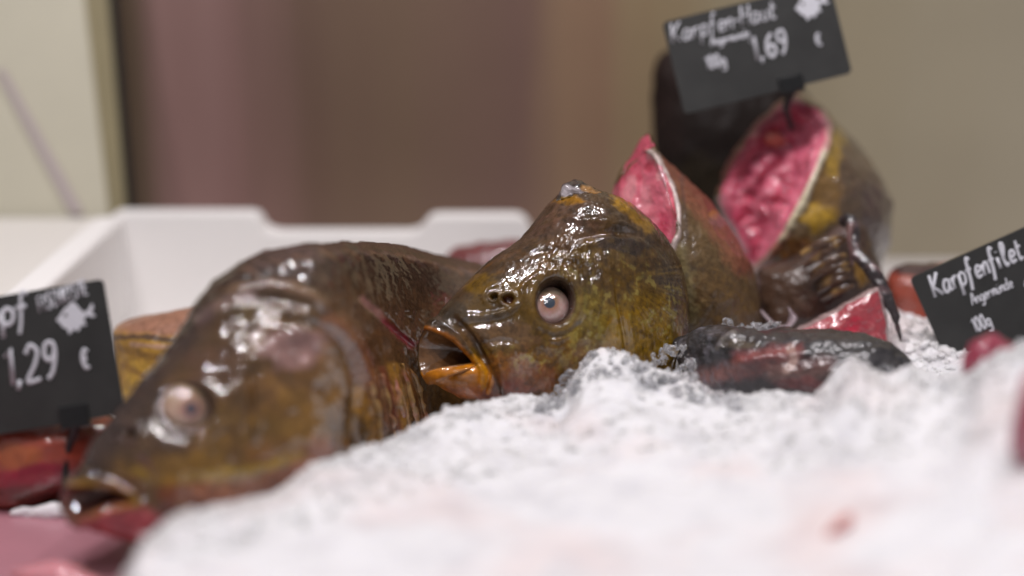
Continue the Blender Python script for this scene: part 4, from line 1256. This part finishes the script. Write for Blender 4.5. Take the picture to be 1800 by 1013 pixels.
# ------------------------------------------------------------------ price tags
G = {
 'K': [[(0, 0), (.05, 1)], [(.55, 1), (.08, .45), (.55, 0)]], 'a': [[(.42, .45), (.2, .52), (.03, .28), (.08, .03), (.25, .02), (.4, .25)], [(.44, .5), (.41, .1), (.52, 0)]],
 'r': [[(0, .5), (.03, 0)], [(.03, .28), (.15, .48), (.32, .48)]], 'p': [[(.05, .52), (0, -.42)], [(.04, .38), (.2, .54), (.4, .4), (.36, .1), (.18, 0), (.04, .1)]],
 'f': [[(.45, .92), (.3, 1.02), (.22, .8), (.16, .1), (.06, -.38)], [(0, .5), (.38, .53)]], 'e': [[(.04, .22), (.36, .32), (.32, .48), (.15, .5), (.03, .25), (.12, .02), (.38, .08)]],
 'n': [[(0, .5), (.02, 0)], [(.02, .28), (.16, .5), (.32, .46), (.34, 0)]], 'i': [[(.02, .5), (.05, 0)], [(.04, .72), (.05, .76)]],
 'l': [[(0, .28), (.25, .78), (.2, 1.0), (.08, .88), (.06, .2), (.16, 0), (.3, .1)]], 't': [[(.14, .85), (.1, .1), (.2, 0), (.32, .08)], [(0, .55), (.34, .58)]],
 'A': [[(0, 0), (.3, 1), (.52, 0)], [(.1, .35), (.46, .38)]], 'g': [[(.4, .42), (.2, .52), (.03, .3), (.1, .05), (.3, .08), (.4, .3)], [(.42, .5), (.4, -.2), (.2, -.4), (.02, -.28)]],
 'm': [[(0, .5), (.02, 0)], [(.02, .28), (.14, .5), (.26, .46), (.28, 0)], [(.28, .28), (.4, .5), (.54, .46), (.56, 0)]], 'u': [[(0, .5), (.03, .1), (.18, 0), (.33, .15)], [(.35, .5), (.37, 0)]],
 'U': [[(0, .5), (.03, .1), (.18, 0), (.33, .15)], [(.35, .5), (.37, 0)], [(.08, .72), (.09, .75)], [(.27, .73), (.28, .76)]], 'd': [[(.4, .42), (.2, .52), (.03, .28), (.1, .03), (.28, .06), (.4, .25)], [(.46, 1), (.42, .1), (.5, 0)]],
 'H': [[(0, 0), (.05, 1)], [(.5, 1), (.46, 0)], [(.02, .5), (.48, .52)]], 'o': [[(.2, .5), (.03, .28), (.14, .01), (.36, .2), (.3, .48), (.18, .5)]], 'k': [[(0, 0), (.04, 1)], [(.36, .5), (.05, .24), (.38, 0)]],
 '1': [[(.02, .78), (.22, 1), (.22, 0)]], '2': [[(.03, .78), (.2, 1), (.42, .8), (.3, .45), (.02, .02), (.46, .04)]], '6': [[(.38, .96), (.12, .7), (.03, .25), (.2, 0), (.42, .2), (.34, .48), (.1, .38)]],
 '9': [[(.4, .7), (.24, .5), (.06, .66), (.14, .96), (.36, .96), (.42, .65), (.3, .2), (.12, 0)]], '0': [[(.22, 1), (.04, .6), (.1, .1), (.26, 0), (.42, .4), (.36, .9), (.22, 1)]], ',': [[(.1, .1), (.02, -.16)]],
 '-': [[(0, .35), (.3, .37)]], '$': [[(.5, .88), (.3, 1), (.12, .7), (.12, .3), (.3, 0), (.5, .1)], [(0, .6), (.4, .62)], [(0, .42), (.38, .44)]],
 'F': [[(0, 0), (0, 1), (.4, 1)], [(0, .52), (.32, .52)]], 'I': [[(.05, 0), (.05, 1)]], 'S': [[(.42, .9), (.2, 1), (.04, .78), (.4, .3), (.22, 0), (.0, .1)]], 'C': [[(.42, .9), (.2, 1), (.02, .5), (.2, 0), (.42, .1)]],
 'T': [[(0, 1), (.44, 1)], [(.22, 1), (.22, 0)]], 'E': [[(.4, 1), (0, 1), (0, 0), (.4, 0)], [(0, .52), (.32, .52)]], ' ': [],
}
ROUND = set('apfeniltgmuUdorA2690$SCk')
def writing(text, x, y, size, pen, slant, to_world, normal, gap=.16, arc=0.0, rise=0.0, squeeze=1.0):
    parts = []; cx = 0.0; n0 = max(1, len(text) - 1)
    for q, ch in enumerate(text):
        st = G[ch]; wmax = max([p[0] for s in st for p in s] + [.22])
        for s in st:
            pts = catmull(s, 8 * len(s)) if (ch in ROUND and len(s) > 2) else np.asarray(s, float)
            X = x + size * squeeze * (cx + pts[:, 0] + slant * pts[:, 1]); Y = y + size * (pts[:, 1]) + rise * (X - x) + arc * (q / n0 - .5) ** 2
            parts.append(tube(to_world(X, Y), pen * (.85 + .3 * rng.random()), 6, .25, normal))
        cx += wmax + gap
    return merge(parts)

LOGO = [(-.5, .0), (-.38, .12), (-.25, .26), (-.1, .36), (.02, .44), (.12, .36), (.2, .22), (.3, .1), (.42, .14), (.56, .3), (.6, .18), (.52, .06), (.62, -.06), (.5, -.08), (.36, -.02), (.28, -.14), (.3, -.3), (.18, -.26), (.06, -.42), (-.04, -.34), (-.2, -.46), (-.24, -.32), (-.36, -.22), (-.42, -.1)]
def price_tag(cx, cy, d, wpx, hpx, rot, label, lines, logo, stake, clip, yaw=0):
    s = d / FPX
    r = math.radians(rot); yw = math.radians(yaw)
    ax = RGT * math.cos(r) + UPV * math.sin(r); ay = -RGT * math.sin(r) + UPV * math.cos(r)
    ax = ax * math.cos(yw) + FWD * math.sin(yw)
    nz = np.cross(ax, ay)                                   # towards the viewer
    O = P(cx, cy, d)
    def at(X, Y, Z=0.0):
        X, Y = np.asarray(X, float), np.asarray(Y, float)
        return O + ax * (X * s)[..., None] + ay * (Y * s)[..., None] + nz * (Z * s)
    root = thing('price_tag', at(clip[0], -hpx / 2 - 60), label, 'price tag', 'price tags')
    cr = 9
    pts = []
    for (sx, sy, a0) in ((1, 1, 0), (-1, 1, 90), (-1, -1, 180), (1, -1, 270)):
        for a in np.linspace(0, 90, 6):
            t = math.radians(a0 + a)
            pts.append((sx * (wpx / 2 - cr) + cr * math.cos(t), sy * (hpx / 2 - cr) + cr * math.sin(t)))
    pts = np.array(pts); n = len(pts)
    V = np.vstack([at(pts[:, 0], pts[:, 1], 0), at(pts[:, 0], pts[:, 1], -4)])
    o = emit('panel', V, [list(range(n)), [2 * n - 1 - k for k in range(n)]] + [[k, n + k, n + (k + 1) % n, (k + 1) % n] for k in range(n)], M_TAG, root, smooth=False)
    fix_normals(o)
    tw = lambda X, Y: at(X, Y, .8)
    for (text, x, y, size, pen, slant, kw) in lines:
        V, F = writing(text, x, y, size, pen * .82 * s, slant, tw, nz, **kw)
        emit('lettering', V, F, M_CHALK, o, smooth=True)
    if logo:
        L = catmull(np.array(LOGO) * logo[2] + np.array(logo[:2]), 90, True); m = len(L)
        V = np.vstack([at(L[:, 0], L[:, 1], 1.2), at(L[:, 0], L[:, 1], .1)])
        e = emit('emblem', V, [list(range(m)), [2 * m - 1 - k for k in range(m)]] + [[k, m + k, m + (k + 1) % m, (k + 1) % m] for k in range(m)], M_CHALK, o, smooth=False); fix_normals(e)
        a = np.linspace(0, 2 * math.pi, 12, endpoint=False)
        E = np.stack([logo[0] - .22 * logo[2] + .05 * logo[2] * np.cos(a), logo[1] + .1 * logo[2] + .05 * logo[2] * np.sin(a)], 1)
        V = np.vstack([at(E[:, 0], E[:, 1], 1.8), at(E[:, 0], E[:, 1], .5)])
        e2 = emit('emblem_eye', V, [list(range(12)), [23 - k for k in range(12)]] + [[k, 12 + k, 12 + (k + 1) % 12, (k + 1) % 12] for k in range(12)], M_TAG, o, smooth=False); fix_normals(e2)
    # clip that grips the lower edge, and the stake under it
    kx, kw_, kh = clip
    B = np.array([at(kx + sx * kw_ / 2, -hpx / 2 + dy, z) for z in (5, -9) for sx, dy in ((-1, kh), (1, kh), (1, -kh * .35), (-1, -kh * .35))])
    c = emit('clip', B, [[0, 1, 2, 3], [7, 6, 5, 4], [0, 4, 5, 1], [1, 5, 6, 2], [2, 6, 7, 3], [3, 7, 4, 0]], M_CLIP, root, smooth=False); fix_normals(c)
    md = c.modifiers.new('edge', 'BEVEL'); md.width = 2.5 * s; md.segments = 3
    st = [at(kx, -hpx / 2 - kh * .2, -2)] + [P(*q) for q in stake]
    V, F = tube(catmull(st, 24), np.linspace(8, 5, 24) * s, 10)
    emit('stake', V, F, M_CLIP, root)
    return root

# middle tag
price_tag(1331, 84, .825, 303, 166, 13.8, 'upper price tag reading 1,69 above the gaping carp piece',
          [('Karpfen-Haut', -143, 43, 34, 2.2, .16, dict(gap=.13, squeeze=.86)), ('AngermUnde', -78, 22, 14, 1.7, .1, dict(gap=.14, squeeze=.92)), ('100g', -96, -16, 22, 2.3, .05, dict(gap=.14, squeeze=.85)),
           ('1,69', -12, -22, 42, 3.6, .03, dict(gap=.14, squeeze=.88)), ('$', 102, -22, 20, 2.6, .0, {}), ('FISCHKISTE', 62, 78, 17, 2.0, .0, dict(gap=.1, squeeze=.7, rise=.02))],
          (108, 50, 54), [(1382, 190, .834), (1392, 226, .845)], (43, 44, 22))
# right tag
tR = (1600 + 163 * math.cos(math.radians(24)) + 92 * math.sin(math.radians(24)), 490 - 163 * math.sin(math.radians(24)) + 92 * math.cos(math.radians(24)))
price_tag(tR[0], tR[1], .765, 326, 186, 24, 'right price tag headed with the fillet name and 100g, leaning by the ice',
          [('Karpfenfilet', -136, 44, 40, 3.4, .12, dict(gap=.13, squeeze=.70)), ('AngermUnde', -82, 5, 20, 1.7, .12, dict(gap=.13, squeeze=.74)), ('100g', -98, -41, 25, 2.3, .06, dict(gap=.13, squeeze=.7)),
           ('2,29', 14, -44, 52, 4.6, .03, dict(gap=.14)), ('$', 126, -30, 24, 2.6, 0, {})],
          None, [(1740, 700, .775), (1750, 760, .775)], (6, 44, 22))
# left tag
price_tag(14, 640, .635, 378, 240, 9.5, 'left price tag reading 1,29 with a white fish emblem beside the whole carp',
          [('Karpfenkopf', -238, 68, 52, 4.4, .06, dict(gap=.1)), ('1,29', -8, -38, 64, 5.4, .08, dict(gap=.13, squeeze=.82)), ('$', 128, -30, 32, 4.0, 0, dict(squeeze=.8)), ('FISCHKISTE', 70, 80, 27, 2.1, .0, dict(gap=.19, squeeze=.58, rise=.2))],
          (128, 62, 62), [(118, 800, .64), (112, 890, .64)], (100, 52, 30))
